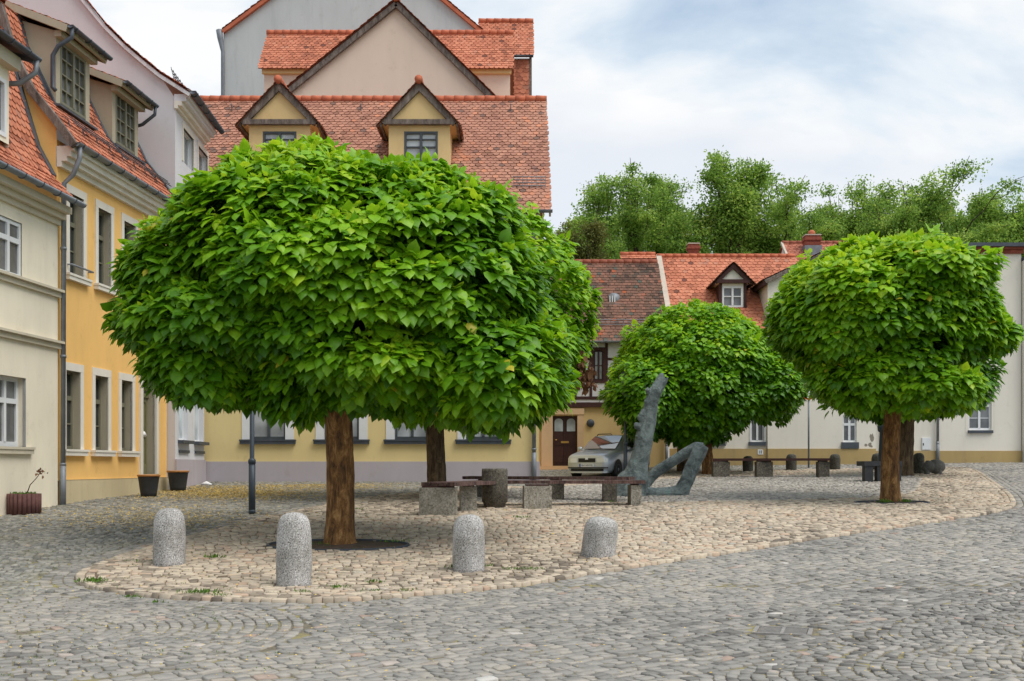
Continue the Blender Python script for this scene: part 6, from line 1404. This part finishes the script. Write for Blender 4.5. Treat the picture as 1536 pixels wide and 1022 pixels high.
def nose(name, ys, za, zb_, mat, out=.012, lean=.0, parent=None):
    mb = MB(); vs_ = []
    for y in ys:
        x = front(y, 0)+out; vs_ += [CP_(x, y, za), CP_(x-lean, y, zb_), CP_(x-.1, y, zb_), CP_(x-.1, y, za)]
    n = len(ys); mb.add(vs_, [(i*4+a, (i+1)*4+a, (i+1)*4+(a+1) % 4, i*4+(a+1) % 4) for i in range(n-1) for a in range(4)]+[(0, 1, 2, 3), tuple((n-1)*4+a for a in (3, 2, 1, 0))], mat); return mb.build(name, parent or root)
nose('grille', [-.31, -.2, 0, .2, .31], .565, .70, 'black', .02, .0)
nose('badge', [-.05, 0, .05], .655, .725, 'frame_white', .035, .02)
for sg in (1, -1): nose('headlight', sorted([sg*.37, sg*.5, sg*.62, sg*.735]), .555, .70, 'lamp_glass', .022, .02)
nose('bumper_strip', [-.74, -.6, -.3, 0, .3, .6, .74], .36, .395, 'black', .03); nose('lower_grille', [-.6, -.3, 0, .3, .6], .27, .345, 'black', .02, -.0)
nose('bumper_lip', [-.73, -.6, -.3, 0, .3, .6, .73], .20, .255, 'silver', .03)
lp = nose('number_plate', [-.26, 0, .26], .405, .515, 'frame_white', .042)
nose('plate_band', [-.26, -.215], .407, .513, 'plate_blue', .046, parent=lp)
cu = bpy.data.curves.new('plate_text', 'FONT'); cu.body = 'BLK HM 710'; cu.size = .085; cu.align_x = 'CENTER'; cu.align_y = 'CENTER'; cu.extrude = .002; to = bpy.data.objects.new('tmp', cu); C.objects.link(to)
me = bpy.data.meshes.new_from_object(to.evaluated_get(bpy.context.evaluated_depsgraph_get())); bpy.data.objects.remove(to)
mb = MB(); mb.add([CP_(2.04+.0475, .02+v_.co.x*.9, .46+v_.co.y) for v_ in me.vertices], [tuple(p.vertices) for p in me.polygons], 'black'); mb.build('plate_text', lp); bpy.data.meshes.remove(me)
for sg in (1, -1):
    mb = MB(); c_ = Vector(CP_(.62, sg*.90, 1.0)); mb.lathe(c_-lf*sg*.09, [(.02, 0), (.07, .02), (.085, .1), (.06, .17), (.02, .18)], 'silver', 10, axis=lf*sg, sy=.75); mb.build('mirror', root)
    mb = MB(); mb.tube([CP_(.0, sg*.52, 1.43), CP_(-.1, sg*.52, 1.49), CP_(-1.2, sg*.51, 1.49), CP_(-1.4, sg*.51, 1.43)], .018, 'black', 6); mb.build('roof_rail', root)
    mb = MB(); mb.tube([CP_(1.02, sg*.3-.1, .985), CP_(.98, sg*.3+.3*1, 1.0)], .01, 'black', 5); mb.build('wiper', root)
    mb = MB(); mb.tube([CP_(.0, sg*.845, .82), CP_(-.14, sg*.85, .82)], .014, 'silver', 6); mb.build('door_handle', root)
mb = MB(); pl = [CP_(-2.03, y, z) for y, z in ((-.5, .98), (.5, .98), (.48, 1.0), (-.48, 1.0))]; mb.poly([CP_(-1.95, -.5, 1.1), CP_(-1.95, .5, 1.1), CP_(-1.79, .46, 1.34), CP_(-1.79, -.46, 1.34)], 'car_glass'); mb.build('rear_window', root)

# ================================================================== weeds, blossoms, litter
r_ = np.random.default_rng(12); P, S_z = [], []
def tuft(px, py, n, r, h):
    x, y, z = G(px, py); z += .05 if inpoly(np.array([[x, y]]), ISL)[0] else .0
    q = np.stack([r_.normal(0, r, n), r_.normal(0, r*.7, n), np.zeros(n)], 1)+np.array((x, y, z)); P.append(q); S_z.append(np.full(n, h*.62)*r_.uniform(.5, 1.3, n))
for px, py, n, r, h in ((140, 879, 90, .10, .09), (200, 897, 50, .07, .07), (241, 905, 40, .06, .06), (303, 896, 110, .11, .08), (320, 842, 60, .07, .09), (452, 895, 30, .06, .06), (508, 888, 40, .07, .07), (560, 880, 50, .06, .07), (563, 893, 26, .05, .05), (684, 858, 60, .05, .09), (727, 856, 40, .05, .07), (765, 860, 40, .07, .06), (795, 860, 60, .08, .07), (784, 781, 50, .10, .07), (610, 893, 40, .08, .06), (535, 768, 50, .10, .06), (916, 757, 30, .05, .08), (1328, 758, 60, .06, .14), (1358, 757, 50, .06, .13), (480, 822, 40, .15, .07), (590, 818, 50, .14, .08), (330, 900, 30, .06, .05), (205, 848, 30, .1, .06), (1500, 690, 20, .05, .06), (455, 720, 40, .08, .2)):
    tuft(px, py, n, r, h)
for k in range(520):
    px = r_.uniform(0, 620); py = r_.uniform(760, 1015) if r_.random() < .8 else r_.uniform(740, 780)
    if px > 330 and py > 905 and r_.random() < .7: continue
    tuft(px, py, int(r_.integers(3, 9)), .035, .035)
P = np.concatenate(P); S_z = np.concatenate(S_z); n = len(P)
tag(leaves('weeds', P, nrm(r_.normal(0, .45, (n, 3))+np.array((0, 0, 1.0))), r_.normal(0, 1, (n, 3)), S_z, r_.random(n), 'grass', None, QUAD*np.array((.5, 1, 1)), QUAD_F), 'green weeds sprouting between the paving stones', 'weeds', kind='stuff')
P = []
for px0, px1, py0, py1, n in ((170, 500, 727, 752, 14000), (380, 620, 724, 736, 3200), (40, 420, 752, 800, 3600), (0, 620, 800, 1020, 900), (560, 1100, 790, 900, 300), (600, 1536, 880, 1020, 420), (640, 980, 758, 785, 120)):
    for k in range(n//4 if False else n):
        if py0 > 790:
            px, py = r_.uniform(px0, px1), r_.uniform(py0, py1)
        else: px, py = r_.normal((px0+px1)/2, (px1-px0)/4.2), r_.normal((py0+py1)/2, (py1-py0)/4.2)
        x, y = (px-CX)/FP, 0; P.append((px, py))
pp = np.array(P); D_ = np.full(len(pp), 20.0)
for it in range(40):                                   # distance at which each line of sight meets the terrain
    xg = (pp[:, 0]-CX)/FP*D_; zg = hz(xg, D_); D_ = .5*D_+.5*np.clip((EYE-zg)*FP/np.maximum(pp[:, 1]-HY, 8), 5, 60)
xg = (pp[:, 0]-CX)/FP*D_; P = np.stack([xg, D_, hz(xg, D_)+.022+.045*inpoly(np.stack([xg, D_], 1), ISL)], 1); n = len(P)
tag(leaves('fallen_blossoms', P, nrm(r_.normal(0, 1, (n, 3))*np.array((1, 1, .15))), nrm(r_.normal(0, .3, (n, 3))+np.array((0, 0, 1.0))), r_.uniform(.014, .036, n)*np.where(D_ > 18, 1.3, .8), r_.random(n), 'petal', None, QUAD, QUAD_F), 'yellow fallen blossoms strewn over the setts', 'fallen blossoms', kind='stuff')
b = G(311, 729); mb = MB(); mb.tube([(b[0]-.16, b[1], b[2]+.04), (b[0]-.02, b[1]-.03, b[2]+.06), (b[0]+.12, b[1]+.02, b[2]+.035)], [.03, .06, .03], 'paper', 7, jitter=.3); tag(mb.build('crumpled_paper', loc=b), 'crumpled white paper lying by the lavender plinth', 'litter')
# shrub sprouting at the plinth
